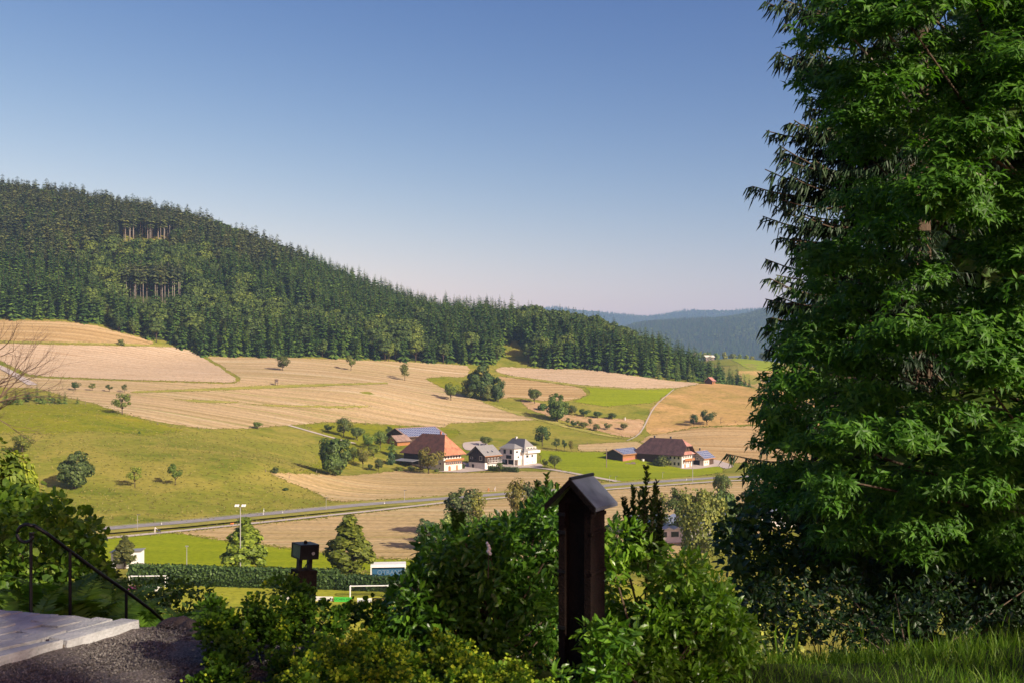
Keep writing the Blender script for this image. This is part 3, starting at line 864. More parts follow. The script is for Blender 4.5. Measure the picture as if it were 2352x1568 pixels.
rest = ~single
miss = [k for k in range(8) if k not in first]
for k in miss:      # a kind that only stands deeper in the wood still has one tree of its own
    j = np.where(rest & (var == k))[0]
    if not len(j): continue
    i = j[np.argmin(inn[j])]; nm, lb, gp = LBL[KEY[k]]
    e = empty(nm, (fx[i], fy[i], fz[i]), rot[i], lb, 'tree', gp); e.scale = (scl[i],) * 3
    first[k] = (obj('crown', FP[k][0], e), obj('trunk', FP[k][1], e)); rest[i] = False
scatter('forest', 'dense spruce and fir forest covering the hillside', np.c_[fx, fy, fz][rest], rot[rest], scl[rest], var[rest], first)

# far woods on the ridges
def hill_points(hill, spc, jit, front=.25):
    X, Yh, Z = hill
    from_x = np.arange(X.min(), X.max(), spc); s = np.arange(0, 41 - 1, spc / ((Yh[-1, 0] - Yh[0, 0]) / 40))
    gx, gs = np.meshgrid(from_x, s); gx = gx + R.uniform(-.5, .5, gx.shape) * spc; gs = np.clip(gs + R.uniform(-.5, .5, gs.shape), 0, 39.99)
    ci = np.interp(gx, X[0], np.arange(90)); i0 = np.clip(ci.astype(int), 0, 88); j0 = gs.astype(int)
    a, b = ci - i0, gs - j0
    def bi(G): return (G[j0, i0] * (1 - a) + G[j0, i0 + 1] * a) * (1 - b) + (G[j0 + 1, i0] * (1 - a) + G[j0 + 1, i0 + 1] * a) * b
    y, z = bi(Yh), bi(Z)
    u = CX + gx / y * F
    k = (gs < 24) & (u > 1180) & (u < 1960) & (gs > 3)
    return np.c_[gx[k], y[k], z[k]]


p1 = hill_points(HILL1, 13.0, 1); p2 = hill_points(HILL2, 24.0, 1)
for nm, lb, pp, sc0 in (('forest', 'blue hazed wood covering the dark hillside far away', p1, 1.0), ('forest', 'pale blue wood covering the ridge on the horizon', p2, 1.25)):
    m_ = len(pp); qq = R.uniform(size=m_); pt = np.sin(pp[:, 0] * .012) + np.sin(pp[:, 1] * .01 + pp[:, 0] * .006) + R.normal(size=m_) * .4
    vv = np.where(pt > .6, 5, np.where(qq < .5, 0, np.where(qq < .8, 1, 2)))
    scatter(nm, lb, pp, R.uniform(0, 6.28, m_), sc0 * R.uniform(.65, 1.15, m_), vv, {k: first[k] for k in (0, 1, 2, 5)})

# ---------------------------------------------------------------- orchard, meadow and valley trees
TP = {
    'round': [proto('round_%d' % i, broad(10, 4.8, 2000, 20 + i, .4, lo=.18, clumps=15, tr=.22, spread=.36), 'crown') for i in range(3)],
    'open': [proto('open_%d' % i, broad(10, 5.0, 1300, 30 + i, .42, lo=.28, clumps=14, tr=.2, spread=.28, limbs=10), 'crown') for i in range(3)],
    'dense': [proto('dense_%d' % i, broad(12, 5.4, 4200, 40 + i, .55, lo=.0, clumps=34, tr=.3, spread=.32), 'crown') for i in range(2)],
    'cone': [proto('cone_%d' % i, broad(14, 4.4, 3800, 50 + i, .55, lo=.04, clumps=60, tr=.28, cone=.95, spread=.27), 'crown') for i in range(2)],
    'airy': [proto('airy_%d' % i, broad(14, 4.2, 2300, 60 + i, .42, lo=.02, clumps=40, tr=.16, spread=.3, limbs=16), 'crown') for i in range(2)],
    'birch': [proto('birch_0', broad(18, 5.4, 5200, 70, .38, lo=.1, clumps=44, tr=.2, spread=.3, limbs=22, droop=2.2), 'crown', 'bark_birch')],
    'bush': [proto('bush_%d' % i, broad(3, 2.0, 700, 80 + i, .36, lo=-.15, clumps=14, tr=.05, spread=.42, limbs=4), 'crown') for i in range(2)],
    'spruce': [FP[4]],
}
TS = {'round': (10, 9.2), 'open': (10, 10), 'dense': (12, 10.4), 'cone': (14, 8.8), 'airy': (14, 8.4), 'birch': (18, 10.8), 'bush': (3, 4), 'spruce': (14, 6)}


def bare_tree(h=5, seed=0, spread=.8, depth=4, r0=.12, up=.35):
    g = random.Random(seed); ch = []
    def br(p, d, L, r, k):
        pts = [p]; q = p
        for i in range(3):
            d = Vector((d.x + g.gauss(0, .16), d.y + g.gauss(0, .16), d.z + g.gauss(0, .1) + .04)).normalized()
            q = q + d * (L / 3); pts.append(q)
        ch.append(tube([tuple(x) for x in pts], [r, r * .85, r * .7, r * .5], 5 if k > 1 else 3) + (0,))
        if k == 0: return
        for j in range(3 if k < 3 else 4):
            b = pts[1 + (j % 3)] if j else q
            dd = Vector((d.x + g.gauss(0, spread), d.y + g.gauss(0, spread), d.z + g.uniform(-.1, up))).normalized()
            br(b, dd, L * g.uniform(.5, .8), r * .5, k - 1)
    br(Vector((0, 0, -.3)), Vector((0, 0, 1)), h * .38, r0, depth)
    return make_mesh('bare_branches', ch, M['twig'])


BARE = [bare_tree(5, i, .8, 3, .16) for i in range(2)]
G, DG, OL, YG, BR, SIL, BL = (1, 1, 1, 1), (.62, .78, .7, 1), (1.25, 1.05, .9, 1), (1.55, 1.45, .8, 1), (1.45, 1.05, .8, 1), (2.4, 2.1, 2.6, 1), (.8, 1.0, 1.3, 1)
_tc = {}


def tree(name, kind, u, v, hpx, wpx, col, label, group=None, cat='tree', d=None, rz=None, hide_base=0):
    p = cast([(u, v)])[0] if d is None else A([(u - CX) / F * d, d, float(H((u - CX) / F * d, d))])
    k = p[1] / F
    h, w = hpx * k, wpx * k
    i = _tc.get(kind, 0); _tc[kind] = i + 1
    if kind == 'bare':
        o = tag(obj(name, BARE[i % 2], None, p), label, cat, group)
        o.scale = (w / 3.6, w / 3.6, h / 4.6); o.rotation_euler = (0, 0, i * 1.7); return o
    e = empty(name, p, (i * 2.1 if rz is None else rz), label, cat, group)
    cr, tk = TP[kind][i % len(TP[kind])]; H0, W0 = TS[kind]
    e.scale = (w / W0, w / W0, h / H0)
    c = obj('crown', cr, e); c.color = [col[j] * (.9 + .2 * rnd.random()) for j in range(3)] + [1]
    obj('trunk', tk, e)
    return e


LS = 'lone fruit trees on the mown slope'
tree('fruit_tree', 'round', 173, 896, 23, 23, DG, 'compact dark fruit tree, leftmost of four in a row on the hay slope', LS)
tree('fruit_tree', 'open', 212, 897, 18, 20, G, 'second from left of four little fruit trees in a row on the hay slope', LS)
tree('fruit_tree', 'open', 251, 899, 17, 22, OL, 'thin olive fruit tree, third of four in a row on the hay slope', LS)
tree('fruit_tree', 'open', 286, 901, 21, 19, G, 'rightmost of four little fruit trees in a row on the hay slope', LS)
tree('gnarled_tree', 'open', 281, 952, 50, 52, OL, 'gnarled pear tree on the edge between hay and green meadow', LS)
tree('fruit_tree', 'round', 592, 985, 20, 25, G, 'small mushroom shaped tree at the lower edge of the hay field', LS)
tree('fruit_tree', 'round', 650, 851, 38, 33, OL, 'round greyish tree standing just below the forest', LS)
tree('leaning_tree', 'open', 806, 851, 37, 30, OL, 'leaning fruit tree high on the hay field below the forest', LS)
tree('fruit_tree', 'open', 930, 874, 43, 36, OL, 'upright fruit tree with bare stem in the middle of the hay field', LS)
tree('fruit_tree', 'round', 1036, 919, 46, 38, YG, 'yellowish tree beside the big leafy clump on the hay field', LS)
tree('hillside_bush', 'bush', 278, 792, 12, 20, OL, 'small bush between the two upper hay fields', LS, 'bush')
CL = 'leafy clump standing in the hay field'
tree('broadleaf_tree', 'dense', 1103, 916, 90, 66, DG, 'tallest tree of the dense clump in the hay field', CL)
tree('broadleaf_tree', 'dense', 1078, 913, 50, 40, G, 'low bright tree on the left of the dense clump in the hay field', CL)
tree('broadleaf_tree', 'dense', 1144, 922, 62, 34, DG, 'narrow tree on the right of the dense clump in the hay field', CL)
tree('broadleaf_tree', 'dense', 1122, 920, 48, 36, G, 'middle front tree of the dense clump in the hay field', CL)
OR = 'fruit trees of the hillside orchard'
tree('fruit_tree', 'round', 1229, 926, 40, 36, OL, 'broad fruit tree casting shade beside the orange tan field', OR)
tree('broadleaf_tree', 'dense', 1281, 968, 72, 52, DG, 'tall dark green tree at the head of the hillside orchard', OR)
tree('orchard_bush', 'bush', 1248, 942, 19, 22, DG, 'bush touching the tall dark tree of the orchard on its left', OR, 'bush')
tree('fruit_tree', 'round', 1314, 954, 26, 26, G, 'fruit tree just right of the tall dark orchard tree', OR)
for i, (u, v, h, w, t) in enumerate(((1341, 956, 20, 28, 'first tree of the upper orchard row past the tall dark tree'), (1374, 961, 20, 24, 'second tree of the upper orchard row, in its middle'),
                                     (1406, 963, 17, 23, 'last and smallest tree of the upper orchard row'))):
    tree('fruit_tree', 'round', u, v, h, w, DG, t, OR)
for u, v, h, w, c, t in ((1304, 975, 17, 14, DG, 'first tree of the lower orchard row under the tall dark tree'), (1318, 981, 19, 20, DG, 'second tree of the lower orchard row, dark green'),
                         (1330, 983, 18, 14, BR, 'greyish brown tree, third in the lower orchard row'), (1342, 985, 20, 24, G, 'fourth tree of the lower orchard row, broad and low'),
                         (1356, 977, 18, 20, OL, 'pale fruit tree above the middle of the lower orchard row'), (1370, 990, 19, 20, G, 'fifth tree of the lower orchard row'),
                         (1395, 987, 19, 20, OL, 'sixth tree of the lower orchard row, on the green patch'), (1434, 988, 19, 20, OL, 'last tree of the lower orchard row on dry ground')):
    tree('fruit_tree', 'open' if h < 19 else 'round', u, v, h, w, c, t, OR)
tree('dead_tree', 'bare', 1428, 1005, 12, 11, G, 'little dead tree below the hillside orchard', OR)
HT = 'scattered trees on the dry hill'
tree('hill_tree', 'round', 1594, 978, 30, 23, DG, 'slim dark tree on the dry hill, left of a rounder one', HT)
tree('hill_tree', 'round', 1624, 975, 38, 38, G, 'roundest green tree on the dry yellow hill', HT)
tree('dead_tree', 'bare', 1656, 972, 21, 16, G, 'bare dead tree right of the round tree on the dry hill', HT)
tree('dead_tree', 'bare', 1691, 971, 10, 10, G, 'short bare snag on the dry hill', HT)
tree('dead_tree', 'bare', 1717, 969, 15, 14, G, 'bare thorny shrub near the spruce on the dry hill', HT)
tree('hill_tree', 'round', 1741, 969, 22, 20, BL, 'bluish tree on the dry hill, half behind the near spruce', HT)
FO = 'orchard trees around the red roofed farm'
tree('broadleaf_tree', 'dense', 767, 1092, 104, 84, DG, 'huge dark green tree left of the red roofed farm', FO)
tree('broadleaf_tree', 'round', 790, 1003, 48, 42, G, 'tree with upright branches behind the huge dark tree by the farm', FO)
tree('fruit_tree', 'round', 754, 991, 19, 26, DG, 'small wide tree at the far left of the farm orchard', FO)
for u, v, h, w, c, t in ((822, 1012, 38, 38, G, 'fruit tree with dark trunk by the track into the farm orchard'), (874, 1030, 44, 36, G, 'full green tree close to the dark spruce at the farm'),
                         (846, 1030, 40, 34, YG, 'yellow green tree in the middle of the farm orchard'), (860, 1050, 32, 34, YG, 'lower yellowish tree in the middle of the farm orchard'),
                         (813, 1062, 40, 26, OL, 'slender olive tree right of the huge dark tree by the farm'), (834, 1073, 54, 36, OL, 'tall olive fruit tree with pale stem in the farm orchard'),
                         (851, 1080, 18, 14, G, 'tiny tree in the front of the farm orchard'), (870, 1082, 32, 24, G, 'young tree with thin stem in the front of the farm orchard')):
    tree('fruit_tree', 'round', u, v, h, w, c, t, FO)
tree('spruce_tree', 'spruce', 900, 1045, 46, 32, (1, 1, 1, 1), 'dark pointed spruce beside the red roofed farmhouse', FO)
tree('spruce_tree', 'spruce', 918, 1004, 30, 24, (1, 1, 1, 1), 'spruce behind the old shed of the red roofed farm', FO)
tree('broadleaf_tree', 'airy', 894, 1008, 34, 20, G, 'loose tree next to the spruce behind the old shed', FO)
tree('garden_shrub', 'bush', 899, 1066, 26, 22, BL, 'bluish shrub in front of the dark spruce at the farm', FO, 'bush')
tree('walnut_tree', 'round', 985, 1087, 67, 64, BR, 'brownish green walnut tree in front of the red roofed farmhouse', FO)
tree('garden_shrub', 'bush', 1002, 1083, 8, 12, YG, 'round bright shrub at the foot of the walnut tree', FO, 'bush')
tree('garden_shrub', 'bush', 968, 1078, 13, 14, (.9, .4, .6, 1), 'dark reddish shrub left of the walnut tree', FO, 'bush')
tree('garden_shrub', 'bush', 945, 1079, 12, 22, OL, 'low olive shrub in front of the farm shelter', FO, 'bush')
tree('garden_shrub', 'bush', 918, 1081, 9, 18, OL, 'low shrub at the edge of the hay field before the shelter', FO, 'bush')
tree('fruit_tree', 'round', 1118, 1025, 28, 34, G, 'round tree rising behind the brown chalet', FO)
tree('broadleaf_tree', 'round', 1246, 1024, 50, 44, G, 'bright green tree on the slope behind the white house', FO)
tree('fruit_tree', 'open', 1278, 1033, 28, 24, OL, 'loose tree, nearest to the bright tree behind the white house', FO)
tree('fruit_tree', 'open', 1296, 1034, 26, 16, DG, 'middle of three trees in the row right of the white house', FO)
tree('fruit_tree', 'open', 1312, 1037, 28, 22, BR, 'brownish tree, last of three in the row right of the white house', FO)
tree('fruit_tree', 'round', 1252, 1072, 22, 18, OL, 'smaller of two trees on the lawn in front of the white house', FO)
tree('fruit_tree', 'round', 1276, 1076, 38, 34, OL, 'larger of two trees on the lawn in front of the white house', FO)
tree('garden_tree', 'bush', 1524, 1070, 27, 40, OL, 'wide rounded tree in front of the dark roofed farmhouse', None, 'tree')
ML = 'trees on the green meadow slope'
tree('broadleaf_tree', 'dense', 170, 1122, 95, 80, (.85, .95, .8, 1), 'big round tree alone on the lower meadow slope', ML)
tree('fruit_tree', 'open', 310, 1118, 48, 42, YG, 'bushy fruit tree, left of a pair on the lower meadow slope', ML)
tree('fruit_tree', 'open', 402, 1113, 50, 44, YG, 'fruit tree with forked stem, right of a pair on the lower meadow slope', ML)
tree('fruit_tree', 'round', 52, 1040, 46, 52, OL, 'olive tree at the picture edge on the meadow slope', ML)
tree('meadow_bush', 'bush', 632, 1086, 14, 20, G, 'bush at the tip of the valley hay field', ML, 'bush')
tree('meadow_bush', 'bush', 655, 1126, 8, 16, DG, 'low dark bush above the country road', ML, 'bush')
tree('meadow_bush', 'bush', 320, 995, 5, 7, DG, 'tiny dark bush in the green meadow', ML, 'bush')
YC = 'young conifers along the fence'
for i, (u, v, h, w, t) in enumerate(((85, 921, 39, 18, 'tallest young conifer in the row above the green meadow'), (113, 925, 36, 17, 'second tallest young conifer in the row above the green meadow'),
                                     (136, 927, 28, 19, 'broad young conifer left of a dark pointed one in the row'), (149, 927, 32, 14, 'dark pointed young conifer near the right end of the row'),
                                     (178, 927, 18, 12, 'small lone conifer at the right end of the row'), (58, 921, 30, 18, 'young conifer left of the tallest one in the row'),
                                     (67, 924, 27, 16, 'bright young conifer touching the tallest one in the row'), (36, 924, 30, 20, 'broad conifer behind the bare branches'), (14, 925, 32, 20, 'leftmost conifer of the row by the picture edge'))):
    tree('young_conifer', 'spruce' if i != 6 else 'round', u, v, h, w, G, t, YC)
tree('meadow_bush', 'bush', 47, 929, 15, 18, YG, 'bright bush below the leftmost conifers of the row', YC, 'bush')
tree('meadow_bush', 'bush', 97, 927, 19, 20, YG, 'bright bush between the two tallest conifers of the row', YC, 'bush')
tree('meadow_bush', 'bush', 122, 925, 15, 12, G, 'little bush in the middle of the conifer row', YC, 'bush')
tree('meadow_bush', 'bush', 23, 929, 14, 24, YG, 'bright bush at the left end of the conifer row', YC, 'bush')
VT = 'trees on the valley floor'
tree('linden_tree', 'cone', 563, 1330, 158, 140, (2.1, 1.65, .85, 1), 'conical linden beside the tall floodlight mast', VT)
tree('linden_tree', 'cone', 803, 1338, 170, 170, (2.1, 1.65, .85, 1), 'largest conical linden behind the football goal', VT)
tree('linden_tree', 'cone', 286, 1306, 84, 76, OL, 'small conical tree beside the white shed', VT)
tree('valley_tree', 'airy', 1058, 1232, 132, 84, G, 'tall tree with several tops rising behind the leafy shrub', VT)
tree('valley_tree', 'airy', 1094, 1230, 118, 52, OL, 'slim tree leaning on the tall tree behind the shrub', VT)
tree('willow_bush', 'airy', 984, 1262, 82, 72, BL, 'grey green willow at the left end of the valley trees', VT)
tree('willow_bush', 'airy', 1036, 1250, 84, 58, SIL, 'silvery white willow in front of the tall valley tree', VT)
tree('valley_tree', 'open', 1190, 1215, 122, 90, BR, 'open brownish tree with visible branches by the footpath', VT)
tree('valley_tree', 'airy', 1226, 1205, 116, 70, G, 'greener tree behind the open brownish one by the footpath', VT)
tree('birch_tree', 'birch', 1612, 1322, 216, 150, (2.7, 2.2, 1.9, 1), 'pale birch with drooping twigs and white stem', VT)
tree('valley_tree', 'airy', 1557, 1240, 134, 70, OL, 'tree left of the birch, half hidden by it', VT)
tree('valley_tree', 'airy', 1514, 1230, 116, 50, OL, 'thin alder left of the birch near the wooden shrine', VT)
tree('valley_tree', 'round', 1661, 1152, 76, 48, (.8, .8, .9, 1), 'dark grey tree by the road next to the near spruce', VT)
tree('valley_tree', 'dense', 1660, 1260, 160, 76, (1.2, 1.3, 1.3, 1), 'fresh green tree right of the birch', VT)
tree('valley_tree', 'dense', 1722, 1240, 130, 70, OL, 'leafy tree in front of the flat roofed white building', VT)
tree('valley_bush', 'bush', 1703, 1262, 64, 56, YG, 'bright yellow green bush by the flat roofed white building', VT, 'bush')
SL = 'shrubs on the sunny bank below the garden'
for i, (u, d, h, w, t) in enumerate(((1690, 62, 445, 190, 'pale sunlit shrub on the bank below the chestnut'), (1630, 80, 440, 170, 'pale shrub below the foot of the birch'),
                                     (1755, 52, 420, 200, 'yellowish shrub at the lower right of the sunny bank'), (1580, 95, 385, 150, 'low shrub left below the birch'), (1720, 75, 470, 150, 'upper pale shrub of the sunny bank'))):
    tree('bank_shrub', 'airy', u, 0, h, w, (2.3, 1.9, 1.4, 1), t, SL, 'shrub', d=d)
FT = 'bushes along the crest of the far field'
for i, (u, v, h, w) in enumerate(((1604, 818, 24, 18), (1613, 818, 26, 18), (1627, 817, 18, 16), (1644, 820, 17, 18), (1664, 822, 15, 14), (1685, 823, 13, 20), (1699, 824, 10, 12), (1714, 825, 11, 16), (1727, 827, 9, 14), (1756, 832, 26, 26))):
    tree('crest_bush', 'bush' if h < 22 else 'round', u, v, h, w, YG if i != 9 else G, ('bush number from the left along the crest of the far green field' if i not in (9,) else 'round tree ending the row of bushes on the far field'), FT, 'bush' if i < 9 else 'tree', d=1490 + i * 3)
for o in bpy.data.objects:
    if o.get('label', '').startswith('bush number'):
        o['label'] = 'small bush in the row along the crest of the far green field'
tree('far_tree', 'bush', 1765, 862, 14, 24, BL, 'bluish bush below the far green field', FT, 'bush', d=1300)
tree('dead_tree', 'bare', 1667, 852, 14, 12, G, 'bare tree standing out above the ridge spruces', FT, d=1250)

# ---------------------------------------------------------------- buildings
PHI = math.atan2(.75, .66)


def win(parent, x, y, z, w, h, axis, frame='white', glass='glass', shut=None, proud=.06):
    """window on the lit wall (axis 'y', facing -y) or the shaded wall (axis 'x', facing -x); x, y, z is its middle bottom"""
    key = ('win', w, h, axis, frame, shut)
    if key not in _tc:
        f = .09; m = MB()
        def bx(a0, a1, z0, z1, p0, p1, mi):
            if axis == 'y': m.box(a0, a1, -p1, -p0, z0, z1, mi)
            else: m.box(-p1, -p0, a0, a1, z0, z1, mi)
        bx(-w / 2, w / 2, 0, f, -.05, proud, 0); bx(-w / 2, w / 2, h - f, h, -.05, proud, 0)
        bx(-w / 2, -w / 2 + f, f, h - f, -.05, proud, 0); bx(w / 2 - f, w / 2, f, h - f, -.05, proud, 0)
        me = make_mesh('window', m.c, [M[frame]])
        m = MB(); bx(-w / 2 + f, w / 2 - f, f, h - f, -.05, .02, 0)
        pe = make_mesh('pane', m.c, [M[glass]])
        m = MB(); bx(-.22, .22, 0, h, -.02, .07, 0)
        _tc[key] = (me, pe, make_mesh('shutter', m.c, [M[shut]]) if shut else None)
    me, pe, se = _tc[key]
    o = obj('window', me, parent, (x, y, z)); obj('pane', pe, o)
    if se:
        for s in (-1, 1):
            d = s * (w / 2 + .24); obj('shutter', se, o, (d, 0, 0) if axis == 'y' else (0, d, 0))
    return o


def roof_slab(W, L, ov, ze, zr, h0, h1, half0=None, name='roof', mats=('tile_red', 'tile_orange_lit', 'wood_brown'), parent=None, ovy=None):
    """ridge along y; h0, h1 = how far the ridge stops short of each end; half0 = height share of a half hip at y=0"""
    ovy = ov if ovy is None else ovy
    x0, x1, y0, y1 = -ov, W + ov, -ovy, L + ovy; xm = W / 2; t = .28
    m = MB()
    R0, R1 = (xm, y0 + h0, zr), (xm, y1 - h1, zr)
    E = [(x0, y0, ze), (x1, y0, ze), (x1, y1, ze), (x0, y1, ze)]
    B = [(a, b, c - t) for a, b, c in E]
    if half0 is None:
        m.poly([E[0], R0, R1, E[3]], [(0, 1, 2, 3)], 0); m.poly([E[1], E[2], R1, R0], [(0, 1, 2, 3)], 0)
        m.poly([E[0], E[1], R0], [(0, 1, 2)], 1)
    else:
        zm = ze + (zr - ze) * half0; f = half0
        M0, M1 = (x0 + (xm - x0) * f, y0, zm), (x1 + (xm - x1) * f, y0, zm)
        m.poly([E[0], M0, R0, R1, E[3]], [(0, 1, 2, 3, 4)], 0); m.poly([E[1], E[2], R1, R0, M1], [(0, 1, 2, 3, 4)], 0)
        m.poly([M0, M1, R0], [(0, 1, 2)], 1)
        lo = lambda p: (p[0], p[1], p[2] - t)
        m.poly([M0, E[0], B[0], lo(M0)], [(0, 1, 2, 3)], 2); m.poly([E[1], M1, lo(M1), B[1]], [(0, 1, 2, 3)], 2); m.poly([M1, M0, lo(M0), lo(M1)], [(0, 1, 2, 3)], 2)
        m.poly([B[0], B[3], (R1[0], R1[1], zr - t), (R0[0], R0[1], zr - t), lo(M0)], [(0, 1, 2, 3, 4)], 2)
        m.poly([B[1], lo(M1), (R0[0], R0[1], zr - t), (R1[0], R1[1], zr - t), B[2]], [(0, 1, 2, 3, 4)], 2)
        m.poly([lo(M1), lo(M0), (R0[0], R0[1], zr - t)], [(0, 1, 2)], 2)
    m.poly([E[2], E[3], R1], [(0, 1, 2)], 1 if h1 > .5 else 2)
    for a in ((1, 2), (2, 3), (3, 0)) if half0 is not None else ((0, 1), (1, 2), (2, 3), (3, 0)):
        m.poly([E[a[0]], B[a[0]], B[a[1]], E[a[1]]], [(0, 1, 2, 3)], 2)
    if half0 is None: m.poly(B, [(0, 1, 2, 3)], 2)
    return m.obj(name, [M[k] for k in mats], parent)


def gable_x(W, L, ov, ze, zr, mats=('grey_roof', 'wood_brown'), parent=None, t=.25, mono=False):
    """ridge along x, slopes towards -y and +y"""
    x0, x1, y0, y1 = -ov, W + ov, -ov, L + ov; ym = L / 2
    m = MB()
    k = (zr - ze) / (ym - y0)
    m.prism([(x0, y0, ze), (x0, ym, zr), (x0, ym, zr - t), (x0, y0, ze - t)], (x1 - x0, 0, 0), 0)
    m.prism([(x0, ym, zr), (x0, y1, ze), (x0, y1, ze - t), (x0, ym, zr - t)], (x1 - x0, 0, 0), 0)
    m.box(x0 - .04, x1 + .04, y0 - .08, y0 + .02, ze - t - .05, ze + .03, 1)
    return m.obj('roof', [M[k] for k in mats], parent)


def solar(roof, O, du, dv, nu, nv, pu, pv, gap=.06):
    """panels as single pieces lying on a slope"""
    O, du, dv = A(O, float), unit(du), unit(dv); nrm = np.cross(du, dv)
    key = ('solar', pu, pv)
    if key not in _tc:
        m = MB().box(0, pu - gap, 0, pv - gap, .0, .05, 1).box(.07, pu - gap - .07, .07, pv - gap - .07, .05, .06, 0)
        _tc[key] = make_mesh('solar_panel', m.c, [M['panel_blue'], M['panel_frame']])
    for i in range(nu):
        for j in range(nv):
            p = O + du * i * pu + dv * j * pv + nrm * .08
            o = obj('solar_panel', _tc[key], roof)
            o.matrix_local = Matrix(((du[0], dv[0], nrm[0], p[0]), (du[1], dv[1], nrm[1], p[1]), (du[2], dv[2], nrm[2], p[2]), (0, 0, 0, 1)))


def gable_wall_x(m, x0, x1, L, z0, ze, zr, mi):
    m.prism([(x0, 0, z0), (x0, L, z0), (x0, L, ze), (x0, L / 2, zr), (x0, 0, ze)], (x1 - x0, 0, 0), mi)


def arched_door(parent, x, w, h, mat):
    ring = [(-w / 2, 0, 0), (w / 2, 0, 0)] + [(w / 2 * math.cos(a), 0, h - w / 2 + w / 2 * math.sin(a)) for a in np.linspace(0, math.pi, 9)]
    return MB().prism(ring, (0, -.08, 0)).obj('door', M[mat], parent, (x, -.01, 0.05))


# red roofed farmhouse
p = cast([(1020.3, 1081.5)])[0]
fh = empty('farmhouse', p, PHI, 'large old farmhouse with sweeping red tiled roof and white gable front', 'farmhouse')
W, L, ZE, ZR = 11.6, 27.0, 7.2, 16.2
MB().box(0, W, 0, L, -2.5, 4.6, 0).obj('wall', [M['plaster_cream']], fh)
MB().box(.06, W - .06, .5, L - .06, 4.6, 7.6, 0).obj('upper_wall', [M['plaster_white']], fh)
MB().box(-.05, .02, 8, L, 2.2, 7.4, 0).obj('wood_cladding', [M['wood_dark']], fh)
rf = roof_slab(W, L, 1.5, ZE, ZR, 6.8, 8.0, None, 'roof', ('tile_red', 'tile_orange_lit', 'wood_brown'), fh)
MB().box(-.35, .35, -.35, .35, -2, 1.4).box(-.42, .42, -.42, .42, 1.4, 1.55).obj('chimney', M['brick_red'], rf, (W / 2 + .6, 8.6, ZR - .2))
bl = MB().box(-.3, W + .3, -1.1, .4, 4.45, 4.62).box(-.3, W + .3, -1.1, -1.02, 4.62, 5.5).obj('balcony', M['wood_orange'], fh)
for i in range(8): win(fh, 1.1 + i * 1.36, 0, 2.75, .85, 1.25, 'y', 'white', 'glass', 'shutter' if i % 2 else None)
for i in range(6): win(fh, 1.3 + i * 1.8, .5, 5.45, .9, 1.3, 'y', 'white', 'dark')
arched_door(fh, 3.4, 1.5, 2.2, 'wood_orange'); arched_door(fh, 8.2, 1.0, 2.3, 'wood_orange')
for y in (2.5, 5.0, 7.5): win(fh, 0, y, 2.8, .9, 1.1, 'x', 'white')
win(fh, 0, 3, .9, .8, .6, 'x', 'stone')

# shelter with white roof against the farmhouse
p = cast([(962, 1073)])[0]
sh = empty('garden_shelter', p, PHI, 'open garden shelter with flat white roof on posts beside the farmhouse', 'shelter')
MB().prism([(-4.2, 0, 2.9), (-4.2, 12.5, 2.9), (0.6, 12.5, 3.5), (.6, 0, 3.5)], (0, 0, .14)).obj('roof', M['grey_metal'], sh)
for x, y in ((-4, .3), (-4, 4.3), (-4, 8.3), (-4, 12.2), (.3, .3), (.3, 12.2)): MB().box(-.09, .09, -.09, .09, -1.5, 3.0 + (.5 if x > 0 else 0)).obj('post', M['wood_brown'], sh, (x, y, -.08))
ft = empty('garden_table', A(p) + A([-3.0, 1.5, 0]), PHI, 'wooden table under the white roofed shelter', 'table')
MB().box(-.4, .4, -.9, .9, .7, .76).obj('tabletop', M['wood_orange'], ft)
for x, y in ((-.3, -.8), (.3, -.8), (-.3, .8), (.3, .8)): MB().box(-.04, .04, -.04, .04, -.6, .7).obj('leg', M['wood_orange'], ft, (x, y, 0))

# barn with solar roof behind
d0 = 512.0
bp = A([(935 - CX) / F * d0, d0, 0]); bp[2] = (HZ - 1004) / F * d0
gz = float(H(bp[0] + 8, bp[1] + 8))
sb = empty('solar_barn', (bp[0], bp[1], gz), PHI, 'long barn behind the farmhouse with a roof full of solar panels', 'barn')
ze = bp[2] - gz + .2; Wb, Lb = 27.5, 17.0
m = MB(); gable_wall_x(m, 0.3, Wb - .3, Lb, -3, ze - .2, ze + 3.4, 0); m.obj('wall', [M['wood_brown']], sb)
rf = gable_x(Wb, Lb, .9, ze, ze + 4.4, ('tile_old', 'wood_brown'), sb)
sl = A([0, Lb / 2 + .9, 4.4]); sll = np.linalg.norm(sl)
solar(rf, (.1, -.6, ze + .16), (1, 0, 0), sl, 17, 5, 1.58, 1.78)

# old shed
d0 = 503.0
op = A([(912 - CX) / F * d0, d0, 0]); gz = float(H(op[0], op[1]))
osd = empty('old_shed', (op[0], op[1], gz), PHI, 'old shed with brown grey tiled roof next to the solar barn', 'shed')
zt = (HZ - 1014) / F * d0 - gz
m = MB(); gable_wall_x(m, 0.2, 8.8, 7.5, -3, zt, zt + 2.6, 0); m.obj('wall', [M['wood_orange']], osd)
gable_x(9, 7.5, .7, zt + .1, zt + 3.2, ('tile_old', 'wood_brown'), osd)

